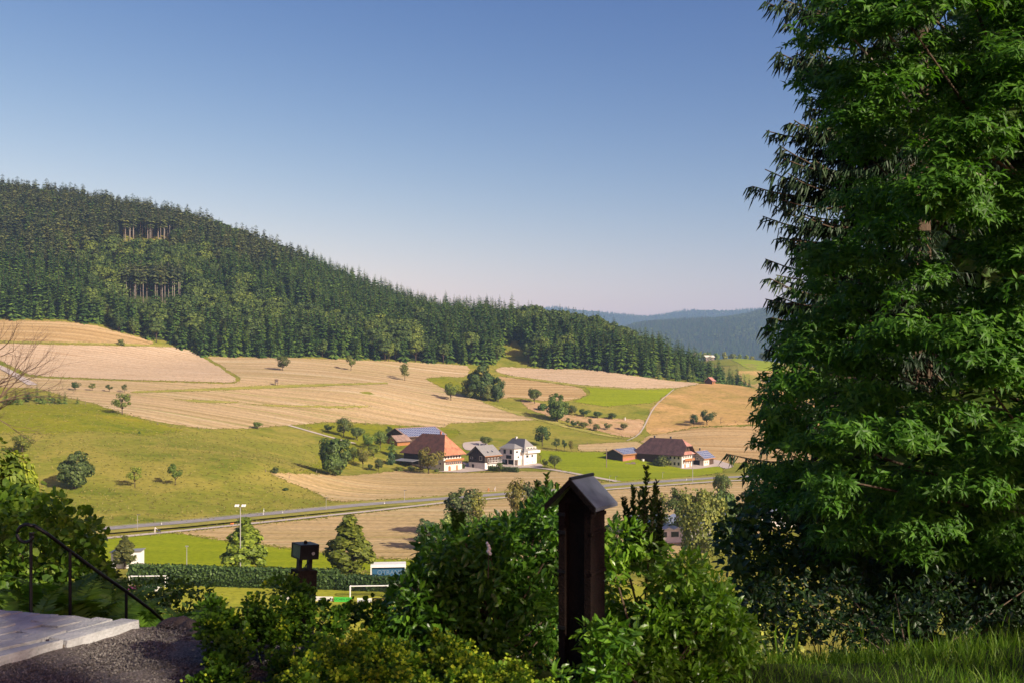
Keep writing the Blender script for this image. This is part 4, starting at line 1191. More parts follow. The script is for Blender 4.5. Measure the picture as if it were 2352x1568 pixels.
# brown chalet
p = cast([(1113.7, 1078)])[0]
ch = empty('chalet', p, PHI, 'chalet of dark brown boards over a white basement with a grey roof', 'house')
W, L = 10.2, 10.4
MB().box(0, W, 0, L, -2, 3.1).obj('basement_wall', M['plaster_white'], ch)
m = MB(); gable_wall_x(m, -.05, W + .02, L, 3.1, 6.3, 10.3, 0); m.obj('wall', [M['wood_dark']], ch)
MB().box(1.0, W - .2, -.12, .3, 3.1, 6.0).obj('front_wall', M['wood_brown'], ch)
rf = gable_x(W, L, .9, 6.3, 10.9, ('grey_roof', 'wood_orange'), ch)
sl = unit(A([0, L / 2 + .9, 4.6])); nr = unit(A([0, -4.6, L / 2 + .9]))
for x, s in ((3.2, 2.6), (6.4, 2.9)):
    q = A([x, -.9, 6.3]) + sl * s + nr * .05
    o = MB().box(-.4, .4, -.6, .6, 0, .12, 0).box(-.32, .32, -.52, .52, .12, .14, 1).obj('skylight', [M['grey_metal'], M['glass']], rf)
    o.matrix_local = Matrix(((1, 0, 0, q[0]), (0, sl[1], nr[1], q[1]), (0, sl[2], nr[2], q[2]), (0, 0, 0, 1)))
MB().box(-.3, .3, -.3, .3, -1, 1.2).obj('chimney', M['grey_metal'], rf, (2.2, L / 2 + .4, 10.6))
b = MB().box(1.5, W + .3, -1.4, .1, 3.0, 3.15).obj('balcony', M['white'], ch)
for i in range(9): MB().box(-.03, .03, -.03, .03, 0, .95).obj('baluster', M['white'], b, (1.6 + i * 1.05, -1.34, 3.15))
MB().box(1.5, W + .3, -1.38, -1.3, 4.08, 4.16).obj('handrail', M['white'], b)
for x in (2.4, 4.6, 6.8, 9): win(ch, x, -.12, 3.35, 1.0, 1.9, 'y', 'white')
for x in (2.2, 5.2, 8.0): win(ch, x, 0, .9, .8, 1.2, 'y', 'white')
for y, z, w, h in ((2.6, 4.2, 1.7, 2.0), (6.0, 4.6, 1.5, 1.0), (8.4, 4.6, 1.6, 1.0), (4.6, 7.2, .7, 1.8), (5.9, 7.2, .7, 1.8)): win(ch, -.05, y, z, w, h, 'x', 'white' if y < 3 or y > 8 else 'wood_dark')
MB().box(-.06, .02, 6.9, 8.3, .05, 2.2).obj('door', M['wood_dark'], ch)

# white house
p = cast([(1203, 1068)])[0]
wh = empty('white_house', p, PHI, 'white house with dark hipped roof and a raised wing on a pillar', 'house')
W, L = 9.6, 14.5
MB().box(0, W, 0, L, -3, 6.4).obj('wall', M['white'], wh)
rf = roof_slab(W, L, 1.2, 6.2, 12.4, 4.4, 4.4, None, 'roof', ('slate', 'grey_roof', 'white'), wh)
MB().box(-.4, .4, -.4, .4, -1.2, .8).obj('chimney', M['white'], rf, (W / 2, L - 5.6, 12.4))
MB().box(-.6, .6, -.9, .9, 0, .12).obj('skylight', M['grey_metal'], rf, (1.3, 9.8, 8.9)).rotation_euler = (0, -math.radians(46), 0)
b = MB().box(1.2, W + 1.0, -1.5, .0, 5.7, 5.9).box(1.2, W + 1.0, -1.5, -1.42, 5.9, 7.0).obj('balcony', M['white'], wh)
MB().box(1.8, W - .4, -.06, 1.5, 6.4, 8.6).obj('dormer', M['plaster_cream'], wh)
for x in (3.2, 5.4, 7.4): win(wh, x, -.06, 6.9, 1.2, 1.5, 'y', 'white', 'dark')
for x, z, w, h in ((2.6, 3.6, 1.8, 1.2), (6.2, 3.6, 1.2, 1.2), (2.4, 1.0, .6, .6), (6.6, 1.0, .6, .6)): win(wh, x, 0, z, w, h, 'y', 'grey_metal')
q0 = -5.6
MB().box(q0, .2, 1.2, 10.0, 2.9, 8.2).obj('wing', M['white'], wh)
MB().box(q0 + 2.9, .05, 1.4, 9.4, -3, 2.88).obj('carport_wall', M['plaster_cream'], wh)
MB().box(q0 + 2.7, q0 + 2.88, 3.4, 9.2, -.6, 2.6).obj('carport_door', M['dark'], wh)
for y in (1.5, 5.4, 9.6): MB().box(-.16, .16, -.16, .16, -3, 2.9).obj('pillar', M['white'], wh, (q0 + .2, y, 0))
wr = MB(); e = [(q0 - .8, .4, 8.2), (.6, .4, 8.2), (.6, 10.8, 8.2), (q0 - .8, 10.8, 8.2)]; r0, r1 = ((q0 + .2) / 2, 3.4, 10.4), ((q0 + .2) / 2, 7.8, 10.4)
wr.poly(e + [r0, r1], [(0, 4, 5, 3)], 0).poly(e + [r0, r1], [(1, 2, 5, 4)], 0).poly(e + [r0, r1], [(0, 1, 4)], 1).poly(e + [r0, r1], [(2, 3, 5)], 1).poly(e, [(0, 3, 2, 1)], 1)
wr.obj('wing_roof', [M['grey_roof'], M['grey_roof']], wh)
for y, z, w, h in ((3.2, 5.6, 1.5, 2.0), (7.2, 5.6, 1.5, 2.0), (4.6, 3.3, 3.4, 1.7)): win(wh, q0, y, z, w, h, 'x', 'slate')
for x, z, w, h in ((-3.6, 6.2, 1.6, .8), (-2.6, 3.7, 1.0, .8)): win(wh, x, 1.2, z, w, h, 'y', 'slate')
MB().tube([(0, 0, 0), (.12, -.1, .05)], [.45, .02], 12).obj('satellite_dish', M['white'], wh, (-.3, 1.0, 7.4))
# clipped hedge in front
def hedge(name, label, pts, w, h, mat='crown', col=(1, 1, 1, 1), n=2500, leaf=.3, z0=0.0, cat='hedge'):
    pts = A(pts, float); seg = np.linalg.norm(np.diff(pts, axis=0), axis=1); cs = np.r_[0, np.cumsum(seg)]
    t = R.uniform(0, cs[-1], n); x = np.interp(t, cs, pts[:, 0]); y = np.interp(t, cs, pts[:, 1])
    tt = unit(np.c_[np.gradient(np.interp(t, cs, pts[:, 0]), 1), np.zeros(n)])
    ang = R.uniform(0, 6.28, n); rr = R.uniform(.75, 1.05, n)
    di = unit(pts[-1] - pts[0]); nn = A([-di[1], di[0]])
    cx_, cz_ = np.cos(ang), np.sin(ang); mx = np.maximum(abs(cx_), abs(cz_)); cx_, cz_ = cx_ / mx * rr, cz_ / mx * rr
    O = np.c_[x + nn[0] * cx_ * w / 2, y + nn[1] * cx_ * w / 2, np.zeros(n)]
    O[:, 2] = H(x, y) + z0 + h / 2 + cz_ * h / 2
    nrm = unit(np.c_[nn[0] * cx_, nn[1] * cx_, cz_] + R.normal(size=(n, 3)) * .45)
    X, Yv, Zv = frame(np.cross(nrm, R.normal(size=(n, 3))), nrm)
    V, Fc = stamp(QUAD_T, QUAD_F, O, X, Yv, Zv, leaf * R.uniform(.6, 1.3, n))
    c = np.c_[(pts[0] + pts[-1])[None] / 2, 0][0]; c[2] = H(c[0], c[1])
    core = []
    for i in range(len(pts) - 1):
        d_ = unit(pts[i + 1] - pts[i]); n_ = A([-d_[1], d_[0]]) * w * .36
        z1, z2 = H(*pts[i]) + z0, H(*pts[i + 1]) + z0
        r = [(*(pts[i] - n_), z1 - .3), (*(pts[i] + n_), z1 - .3), (*(pts[i] + n_), z1 + h * .86), (*(pts[i] - n_), z1 + h * .86)]
        r2 = [(*(pts[i + 1] - n_), z2 - .3), (*(pts[i + 1] + n_), z2 - .3), (*(pts[i + 1] + n_), z2 + h * .86), (*(pts[i + 1] - n_), z2 + h * .86)]
        core.append((A(r + r2) - c, [(0, 1, 5, 4), (1, 2, 6, 5), (2, 3, 7, 6), (3, 0, 4, 7), (0, 3, 2, 1), (4, 5, 6, 7)], 0))
    e = empty(name, c, 0, label, cat)
    o = obj('foliage', make_mesh('foliage', [(V - c, Fc, 0)], M[mat]), e); o.color = col; o['kind'] = 'stuff'
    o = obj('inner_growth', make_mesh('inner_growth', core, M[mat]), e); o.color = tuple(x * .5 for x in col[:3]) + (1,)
    return e


hp = cast([(1061, 1076), (1066, 1075)])[:, :2]
hedge('clipped_shrub', 'clipped box shaped shrub between farmhouse and chalet', hp, 1.1, 2.0, n=260, leaf=.26, cat='shrub')
hp = cast([(1123, 1080), (1190, 1084)])[:, :2]
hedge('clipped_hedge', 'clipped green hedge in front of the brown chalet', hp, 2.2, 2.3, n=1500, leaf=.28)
tree('garden_tree', 'round', 1147, 1085, 26, 20, YG, 'small bright tree standing in the clipped hedge', None, 'tree')

# dark roofed farm
p = cast([(1566, 1075)])[0]
f2 = empty('farmhouse', p, PHI, 'large farmhouse with dark plum roof, half hipped gable and orange balcony', 'farmhouse')
W, L, ZE, ZR = 9.4, 27.0, 6.2, 14.0
MB().box(0, W, 0, 13, -2.5, 6.4, 0).obj('wall', [M['plaster_white']], f2)
MB().box(.05, W, 13, L - .3, -2.5, 6.4, 0).obj('stable_wall', [M['wood_brown']], f2)
MB().prism([(0.3, 0.2, 6.4), (W - .3, .2, 6.4), (W / 2 + 1.5, .2, 11.6), (W / 2 - 1.5, .2, 11.6)], (0, 1.2, 0)).obj('gable_boards', M['wood_brown'], f2)
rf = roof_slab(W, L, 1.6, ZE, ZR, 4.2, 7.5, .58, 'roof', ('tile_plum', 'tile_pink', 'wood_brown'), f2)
for y in (9.5, 22.0 - 3): MB().box(-.35, .35, -.35, .35, -1.5, 1.0).obj('chimney', M['slate'], rf, (W / 2 + .4, y, ZR))
MB().prism([(-.4, -1.7, 6.7), (W + .4, -1.7, 6.7), (W + .2, .1, 7.9), (-.2, .1, 7.9)], (0, 0, .12)).obj('gable_canopy', M['tile_pink'], f2)
MB().box(.9, W + .5, -1.3, 0, 3.5, 3.65).box(.9, W + .5, -1.3, -1.2, 3.65, 4.7).obj('balcony', M['wood_orange'], f2)
for i in range(5): win(f2, 1.3 + i * 1.7, 0, 4.9, .8, 1.15, 'y', 'shutter', 'glass')
for i in range(5): win(f2, 1.3 + i * 1.7, 0, 2.0, .8, 1.2, 'y', 'shutter', 'glass')
arched_door(f2, 2.9, 1.3, 2.0, 'wood_orange'); arched_door(f2, 7.6, 1.0, 2.2, 'wood_orange')
for i in range(5): win(f2, 0, 1.8 + i * 2.3, 4.4, 1.0, 1.2, 'x', 'wood_brown', 'glass')
for i in range(3): win(f2, 0, 1.8 + i * 2.3, 1.4, 1.1, 1.5, 'x', 'wood_brown', 'glass')
MB().box(-.06, .02, 9, 10.6, 0, 2.4).obj('door', M['dark'], f2)
MB().box(0, .08, 16, 17.2, 0, 2.4).obj('door', M['dark'], f2)
for x in (W / 2 - 1, W / 2 + 1):
    MB().prism([(-.5, 0, 0), (.5, 0, 0)] + [(.5 * math.cos(a), 0, .9 + .5 * math.sin(a)) for a in np.linspace(0, 3.14, 7)], (0, -.05, 0)).obj('gable_opening', M['dark'], f2, (x, .18, 8.6))

p = cast([(1429.5, 1059.5)])[0]
bn = empty('solar_barn', p, PHI, 'low wooden barn with solar panels left of the dark roofed farmhouse', 'barn')
W, L = 15.8, 10.0
m = MB(); gable_wall_x(m, 0, W, L, -2, 3.4, 5.6, 0); m.obj('wall', [M['wood_dark']], bn)
MB().box(.3, W - .2, -.12, .2, 1.6, 3.2).obj('front_boards', M['wood_orange'], bn)
MB().box(.3, W - .2, -.15, .2, -1.5, 1.6).obj('brick_base', M['brick_red'], bn)
rf = gable_x(W, L, 1.1, 3.5, 6.1, ('tile_old', 'wood_orange'), bn)
sl = A([0, L / 2 + 1.1, 2.6])
solar(rf, (.1, -.8, 3.5 + .2), (1, 0, 0), sl, 10, 4, 1.6, 1.5)
tag(MB().tube([(0, 0, 0), (0, 0, 1.1)], [.75, .75], 12).obj('hay_bale', M['white'], None, cast([(1477, 1058)])[0]), 'white wrapped round bale at the barn corner', 'bale')
tag(MB().box(-2.6, 2.6, -.7, .7, .1, .5).box(.4, 2.3, -.6, .6, .5, 1.0).obj('timber_stack', M['wood_grey'], None, cast([(1448, 1065)])[0] + A([0, 0, .05])), 'low stack of grey boards on the lawn before the barn', 'timber')

p = cast([(1616.2, 1070)])[0]
an = empty('annex', p, PHI, 'half timbered annex with solar roof right of the dark roofed farmhouse', 'house')
W, L = 9.5, 9.0
m = MB(); gable_wall_x(m, 0, W, L, -2, 3.6, 7.0, 0); m.obj('wall', [M['plaster_cream']], an)
MB().box(5.4, W + .02, -.08, .1, -1.5, 3.3).obj('barn_door', M['wood_brown'], an)
MB().box(.02 - .12, .02, 2.2, 7.6, -1.0, 2.7).obj('garage_opening', M['dark'], an)
for y in (.4, 2.6, 4.6, 6.6, 8.6): MB().box(-.06, .02, y - .1, y + .1, 2.9, 4.6).obj('timber_beam', M['wood_brown'], an)
for z in (2.8, 4.6): MB().box(-.07, .02, .1, 8.9, z - .1, z + .1).obj('timber_beam', M['wood_brown'], an)
for y in (1.5, 3.6, 5.6, 7.6): win(an, -.02, y, 3.2, .8, .9, 'x', 'white')
for x in (1.4, 3.4): win(an, x, 0, 1.4, .6, .9, 'y', 'wood_brown')
rf = gable_x(W, L, 1.0, 3.6, 7.4, ('tile_old', 'wood_orange'), an)
MB().box(-.3, .3, -.3, .3, -1, 1.3).obj('chimney', M['slate'], rf, (5, L / 2 + .6, 7.2))
sl = A([0, L / 2 + 1.0, 3.8])
solar(rf, (-.6, -.75, 3.6 + .2), (1, 0, 0), sl, 9, 4, 1.2, 1.45)

# hut on the ridge
p = cast([(1636, 882)])[0]
ht = empty('field_hut', p, PHI, 'little wooden hut with red roof on the ridge before the spruces', 'hut')
m = MB(); gable_wall_x(m, 0, 4.4, 6.2, -1, 2.5, 5.0, 0); m.obj('wall', [M['wood_brown']], ht)
MB().box(.1, 4.3, -.06, .1, -.5, 2.3).obj('front_boards', M['wood_orange'], ht)
gable_x(4.4, 6.2, .6, 2.4, 5.4, ('tile_pink', 'wood_brown'), ht)
MB().box(1.6, 2.6, -.1, 0, 0, 1.9).obj('door', M['wood_brown'], ht)
# hunting stand
p = cast([(635, 885)])[0]
hs = empty('hunting_stand', p, .5, 'small wooden hunting stand on legs in the mown field', 'hunting stand')
for x in (-.7, .7):
    for y in (-.7, .7): MB().box(-.07, .07, -.07, .07, -.5, 1.8).obj('leg', M['wood_brown'], hs, (x, y, 0))
MB().box(-.85, .85, -.85, .85, 1.7, 3.5).obj('cabin', M['wood_grey'], hs)
MB().prism([(-1.1, -1.1, 3.5), (1.1, -1.1, 3.5), (1.1, 1.1, 3.8), (-1.1, 1.1, 3.8)], (0, 0, .1)).obj('roof', M['tile_red'], hs)
MB().box(-.5, .5, -.9, -.85, 2.6, 3.1).obj('window', M['dark'], hs)
# far farm on the crest
q = A([(1628 - CX) / F * 1480, 1480, float(H((1628 - CX) / F * 1480, 1480))])
ff = empty('far_farmhouse', q, .3, 'tiny farm building with pale roof on the crest of the far field', 'house')
MB().box(-7, 7, -4, 4, -2, 5).obj('wall', M['wood_grey'], ff)
MB().prism([(-8, -5, 5), (-8, 0, 8), (-8, 5, 5)], (16, 0, 0)).obj('roof', M['plaster_cream'], ff)
win(ff, -4, -4, 1.4, 2.5, 2.4, 'y', 'white'); win(ff, 1, -4, 1.4, 2.5, 2.4, 'y', 'white')
q = A([(1594 - CX) / F * 1500, 1500, float(H((1594 - CX) / F * 1500, 1500))])
fc = empty('far_house', q, .3, 'white house front glimpsed among trees on the far crest', 'house')
MB().box(-4, 4, -4, 4, -2, 11).obj('wall', M['white'], fc)
MB().prism([(-4.6, -4.6, 11), (0, -4.6, 15), (4.6, -4.6, 11)], (0, 9.2, 0)).obj('roof', M['tile_old'], fc)
win(fc, -1.6, -4, 6, 1.6, 2.2, 'y', 'slate'); win(fc, 1.6, -4, 6, 1.6, 2.2, 'y', 'slate')

# industrial sheds behind the birch
p = cast([(1540, 1246)])[0]
fs = empty('factory_hall', p, .18, 'low hall with shining pale metal roof behind the birch', 'hall')
MB().box(-4, 13, 0, 24, -2, 3.6).obj('wall', M['plaster_white'], fs)
for i in range(7): MB().prism([(-4.2 + i * 2.48, -.4, 3.6), (-2.98 + i * 2.48, -.4, 4.1), (-1.75 + i * 2.48, -.4, 3.6)], (0, 24.6, 0)).obj('roof_sheet', M['panel_frame'], fs)
for i in range(5): win(fs, -2 + i * 3.2, 0, 1.5, 2.2, 1.5, 'y', 'grey_metal')
p = cast([(1700, 1212)])[0]
fb = empty('flat_hall', p, .12, 'white building with thin flat roof at the right of the birch', 'hall')
MB().box(-6, 20, 0, 12, -2, 3.4).obj('wall', M['white'], fb)
MB().prism([(-8.5, -1.5, 3.4), (22, -1.5, 4.6), (22, 13, 4.6), (-8.5, 13, 3.4)], (0, 0, .35)).obj('roof', M['grey_metal'], fb)
for i in range(6): win(fb, -4 + i * 4, 0, .8, 2.6, 1.7, 'y', 'grey_metal')

# ---------------------------------------------------------------- sports ground
def text(parent, s, size, mat, loc, rot=(math.pi / 2, 0, 0), name='lettering'):
    cu = bpy.data.curves.new('lettering', 'FONT'); cu.body = s; cu.size = size; cu.align_x = 'CENTER'; cu.align_y = 'CENTER'; cu.extrude = .004
    cu.materials.append(M[mat]); o = bpy.data.objects.new('text_source', cu); COL.objects.link(o)
    bpy.context.view_layer.update()
    me = bpy.data.meshes.new_from_object(o.evaluated_get(bpy.context.evaluated_depsgraph_get()))
    bpy.data.objects.remove(o); bpy.data.curves.remove(cu)
    o = obj(name, me, parent, loc); o.rotation_euler = rot; o['kind'] = 'stuff'; return o


M['paint_white'] = plain('paint_white', (.7, .7, .69), .6, .08, 2)
M['paint_blue'] = plain('paint_blue', (.02, .085, .17), .6, .2, 2)
M['paint_green'] = plain('paint_green', (.05, .45, .05), .6, .1, 2)
M['paint_black'] = plain('paint_black', (.02, .018, .016), .6, .2, 2)
M['paint_yellow'] = plain('paint_yellow', (.5, .36, .06), .6, .1, 2)
M['paint_letter'] = plain('paint_letter', (.13, .19, .26), .6, .1, 2)
M['paint_blueletter'] = plain('paint_blueletter', (.05, .12, .35), .6, .1, 2)
M['paint_purple'] = plain('paint_purple', (.16, .03, .12), .6, .2, 2)
M['net'] = plain('net', (.03, .03, .03), .8, .2, 2)


def goal(u, v, label, rz):
    p = cast([(u, v)])[0]
    g = empty('football_goal', p, rz, label, 'football goal', 'football goals'); w, h, dp = 7.32, 2.44, 1.9
    for s in (-1, 1): MB().tube([(s * w / 2, 0, -.2), (s * w / 2, 0, h + .06)], [.11, .11], 8).obj('post', M['paint_white'], g)
    MB().tube([(-w / 2, 0, h), (w / 2, 0, h)], [.11, .11], 8).obj('crossbar', M['paint_white'], g)
    for s in (-1, 1): MB().tube([(s * w / 2, 0, h), (s * w / 2, dp, h - .2), (s * w / 2, dp, 0)], [.05, .05, .05], 6).obj('net_support', M['paint_white'], g)
    m = MB()
    for x in np.arange(-w / 2, w / 2 + .01, .3): m.tube([(x, .05, h - .02), (x, dp, h - .22), (x, dp, .02)], [.022] * 3, 3)
    for z in np.arange(.1, h - .2, .3): m.tube([(-w / 2, dp, z), (w / 2, dp, z)], [.022] * 2, 3)
    for y in (.5, 1.0, 1.5): m.tube([(-w / 2, y, h - .1), (w / 2, y, h - .1)], [.022] * 2, 3)
    for s in (-1, 1):
        for z in np.arange(.1, h - .2, .3): m.tube([(s * w / 2, .05, z), (s * w / 2, dp, z)], [.022] * 2, 3)
    m.obj('net', M['net'], g)['kind'] = 'stuff'
    return g


goal(847, 1373, 'white football goal with dark net in front of the largest linden', .06)
goal(338, 1349, 'white football goal half hidden behind the ferns', .06)


def board(u0, u1, v, h, mat, label, txt=None, tm='paint_blueletter', ts=.5, group='advertising boards along the pitch', legs=0):
    a, b = cast([(u0, v), (u1, v + (u1 - u0) * .012)]); d = b - a; L = np.linalg.norm(d[:2])
    e = empty('advertising_board', (a + b) / 2, math.atan2(d[1], d[0]), label, 'board', group)
    MB().box(-L / 2 + .03, L / 2 - .03, -.03, .03, .12 + legs, h + legs).obj('panel', M[mat], e)
    for s in (-.45, .45): MB().box(-.03, .03, -.02, .02, -.2, h + legs).obj('post', M['grey_metal'], e, (s * L, .06, 0))
    if txt: text(e, txt, ts, tm, (0, -.04, .12 + legs + (h - .12) / 2))
    return e


board(640, 700, 1378, 1.0, 'paint_white', 'white board left of the green one at the pitch edge')
board(706, 765, 1380, 1.0, 'plaster_white', 'pale board next to the green one at the pitch edge', 'Ihr Markt', 'paint_blueletter', .6)
board(767, 812, 1382, 1.0, 'paint_green', 'bright green board with dark letters at the pitch edge', 'KÜCHEN MOBIL', 'paint_black', .62)
board(820, 854, 1384, 1.0, 'paint_white', 'white board with thin blue letters below the goal', 'Lebensmittelmarkt', 'paint_blueletter', .36)
board(855, 888, 1384.5, 1.05, 'paint_black', 'black board with yellow letters below the goal', 'SCHNEIDER', 'paint_yellow', .5)
board(889, 925, 1385, 1.0, 'paint_white', 'pale blue lettered board right of the black one', 'Kammerer', 'paint_blueletter', .6)
board(926, 990, 1386, 1.0, 'plaster_white', 'long pale board behind the shrub leaves at the pitch edge')
board(992, 1060, 1387, 1.0, 'paint_white', 'far right white board seen through the shrub')
board(290, 330, 1355, 1.0, 'paint_purple', 'dark purple board beside the half hidden goal')
board(331, 372, 1357, 1.0, 'paint_white', 'white board beside the half hidden goal', 'Bau', 'paint_blueletter', .6)
# sign on two legs in front of the boards
p = cast([(874, 1415)], 150)[0]
sg = empty('pitch_sign', p, .05, 'narrow dark rail on two thin legs at the near side of the pitch', 'sign')
for s in (-1, 1): MB().tube([(s * 1.05, 0, -.2), (s * .95, 0, 2.5)], [.06, .06], 6).obj('leg', M['wood_dark'], sg)
MB().box(-1.2, 1.2, -.05, .05, 2.3, 2.5).obj('rail', M['wood_dark'], sg)
# blue container with white roof
p = cast([(897, 1334)])[0]
ct = empty('player_shelter', p, .1, 'blue walled shelter with white roof and pale lettering behind the hedge', 'shelter')
MB().box(-3.9, 3.0, 0, 2.4, -.2, 3.1).obj('wall', M['paint_blue'], ct)
MB().box(-4.2, 3.25, -.6, 2.6, 3.1, 3.7).obj('roof', M['paint_white'], ct)
for x in (-4.1, 3.1): MB().box(-.1, .1, -.55, -.35, -.2, 3.1).obj('post', M['paint_white'], ct, (x, 0, 0))
text(ct, 'OTRANS', 1.35, 'paint_letter', (-.2, -.01, 1.9))
# white shed by the small conical tree
p = cast([(290, 1304)])[0]
ws = empty('white_shed', p, .1, 'small white shed behind the small conical tree', 'shed')
MB().box(-3.4, 3.2, 0, 3, -.3, 3.6).obj('wall', M['paint_white'], ws)
MB().prism([(-3.7, -.4, 3.6), (3.5, -.4, 3.9), (3.5, 3.3, 3.9), (-3.7, 3.3, 3.6)], (0, 0, .15)).obj('roof', M['grey_metal'], ws)
MB().box(-1, 0, -.05, 0, -.2, 2.0).obj('door', M['grey_metal'], ws)

hp = cast([(300, 1338), (450, 1343), (560, 1347), (680, 1350), (780, 1352)])[:, :2]
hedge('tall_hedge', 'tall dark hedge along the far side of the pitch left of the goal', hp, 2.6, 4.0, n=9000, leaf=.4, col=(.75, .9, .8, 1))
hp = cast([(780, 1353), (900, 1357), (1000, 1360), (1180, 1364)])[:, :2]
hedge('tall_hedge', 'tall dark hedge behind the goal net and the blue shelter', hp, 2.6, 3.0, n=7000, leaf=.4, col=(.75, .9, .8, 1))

# masts, lamps, poles
def pole(name, u, v, htop, r, label, mat='grey_metal', cat='pole', group=None):
    p = cast([(u, v)])[0]; h = (v - htop) * p[1] / F
    e = empty(name, p, 0, label, cat, group)
    MB().tube([(0, 0, -.5), (0, 0, h * .5), (0, 0, h)], [r, r * .9, r * .7], 8).obj('pole', M[mat], e)
    return e, h


e, h = pole('floodlight_mast', 552, 1338, 1163, .14, 'tall floodlight mast with white lamp heads beside the linden', 'grey_metal', 'mast')
MB().box(-1.0, 1.0, -.04, .04, h - .06, h + .03).obj('crossarm', M['grey_metal'], e)
for s in (-1, -.5, .5, 1): MB().prism([(-.2, -.3, 0), (.2, -.3, 0), (.2, .25, .3), (-.2, .25, .3)], (0, 0, .14)).obj('lamp_head', M['paint_white'], e, (s * .95, 0, h + .05))
e, h = pole('pitch_lamp', 429, 1342, 1254, .1, 'thin lamp post standing by the practice lawn', 'grey_metal', 'lamp post')
MB().box(-.3, .3, -.2, .2, h - .05, h + .15).obj('lamp_head', M['grey_metal'], e)
for i, (u, v, vt, t) in enumerate(((316, 1219, 1181, 'street lamp beside the footpath, furthest left along the road'), (749, 1173, 1142, 'street lamp above the left linden tops along the road'),
                                   (929, 1153, 1125, 'street lamp above the largest linden along the road'), (1400, 1107, 1092, 'small street lamp at the driveway mouth, left of a pair'), (1414, 1106, 1093, 'small street lamp at the driveway mouth, right of a pair'), (1522, 1098, 1084, 'small street lamp on the green meadow edge'))):
    e, h = pole('street_lamp', u, v, vt, .07, t, 'grey_metal', 'street lamp', 'street lamps along the road')
    MB().box(-.15, .75, -.12, .12, h - .06, h + .1).obj('lamp_head', M['slate'], e)
e, h = pole('wooden_pole', 1393, 1073, 1029, .22, 'dark wooden pole standing before the solar barn', 'wood_grey')
MB().box(-.5, .5, -.08, .08, h - .7, h - .5).obj('crossarm', M['wood_grey'], e)
e, h = pole('tall_pole', 1591, 1108, 1040, .12, 'slim pale pole rising in front of the farm with the orange balcony', 'grey_metal')
MB().tube([(0, 0, 0), (0, 0, .35)], [.16, .05], 8).obj('cap', M['grey_metal'], e, (0, 0, h))
for i, (u, v) in enumerate(((371, 1206), (605, 1183), (649, 1180), (883, 1158), (606, 1174), (1577, 1103))):
    p = cast([(u, v)])[0]
    e = empty('roadside_marker', p, .2, ('white marker post on the near verge of the road, %s' % ('left of the linden', 'right of the first linden', 'between the lindens', 'nearest the tall valley trees', '', 'opposite the dark roofed farm')[i]) if i != 4 else 'white marker post on the far verge of the road', 'marker post', 'marker posts along the road')
    MB().box(-.09, .09, -.06, .06, -.2, 1.0).obj('post', M['paint_white'], e)
    MB().box(-.095, .095, -.065, .065, .72, .9).obj('black_band', M['paint_black'], e)
# fence posts
FG = 'wooden fence posts along the meadow'
for i, (u, v, h) in enumerate(((362, 975, 5), (669, 977, 4), (709, 986, 5), (727, 1086, 6), (840, 974, 5), (1021, 977, 5), (456, 984, 4), (307, 957, 4), (1349, 1020, 5), (1208, 948, 5), (196, 928, 4), (610, 1083, 6), (664, 1098, 5), (1312, 1086, 5))):
    p = cast([(u, v)])[0]; k = p[1] / F
    tag(MB().prism([(-.1, -.09, -.3), (.1, -.1, -.3), (.11, .09, -.3), (-.09, .1, -.3)], (.06, .02, h * k + .4)).obj('fence_post', M['wood_grey'], None, p), 'weathered wooden fence post along a meadow edge', 'fence post', FG)
# orange logs and a white beehive in the orchard
p = cast([(1243, 932)])[0]
for i in range(3): tag(MB().tube([(-2.4 + i * .3, i * .5, .2), (2.2 + i * .4, i * .5 + .5, .25 + .05 * i)], [.22, .2], 7).obj('felled_log', M['wood_orange'], None, p + A([0, i * .6, .02])), 'orange felled log lying by the orchard', 'log', 'felled logs by the orchard')
tag(MB().box(-.3, .3, -.3, .3, 0, 1.5).box(-.4, .4, -.4, .4, 1.5, 1.65).obj('beehive', M['white'], None, cast([(1436, 964)])[0]), 'small white box standing in the orchard grass', 'beehive')
# parked things by the farm
p = cast([(1062, 1068)])[0]
car = empty('parked_car', p, PHI + 1.5, 'pale car parked between farmhouse and chalet', 'car')
MB().prism([(-2.1, -.85, .35), (2.1, -.85, .35), (2.1, -.85, .85), (1.3, -.85, .95), (.7, -.85, 1.45), (-1.5, -.85, 1.45), (-2.1, -.85, .95)], (0, 1.7, 0)).obj('body', M['white'], car)
MB().prism([(-1.4, -.87, .98), (1.05, -.87, .98), (.62, -.87, 1.38), (-1.35, -.87, 1.38)], (0, 1.74, 0)).obj('window', M['glass'], car)
for x in (-1.3, 1.35):
    for y in (-.8, .8): MB().tube([(x, y - .1, .33), (x, y + .1, .33)], [.33, .33], 10).obj('wheel', M['dark'], car)

# ---------------------------------------------------------------- people
M['cloth_white'] = plain('cloth_white', (.65, .62, .6), .9, .1, 5)
M['cloth_orange'] = plain('cloth_orange', (.6, .2, .05), .9, .1, 5)
M['cloth_dark'] = plain('cloth_dark', (.03, .03, .04), .9, .2, 5)
M['skin'] = plain('skin', (.5, .3, .2), .6, .1, 5)


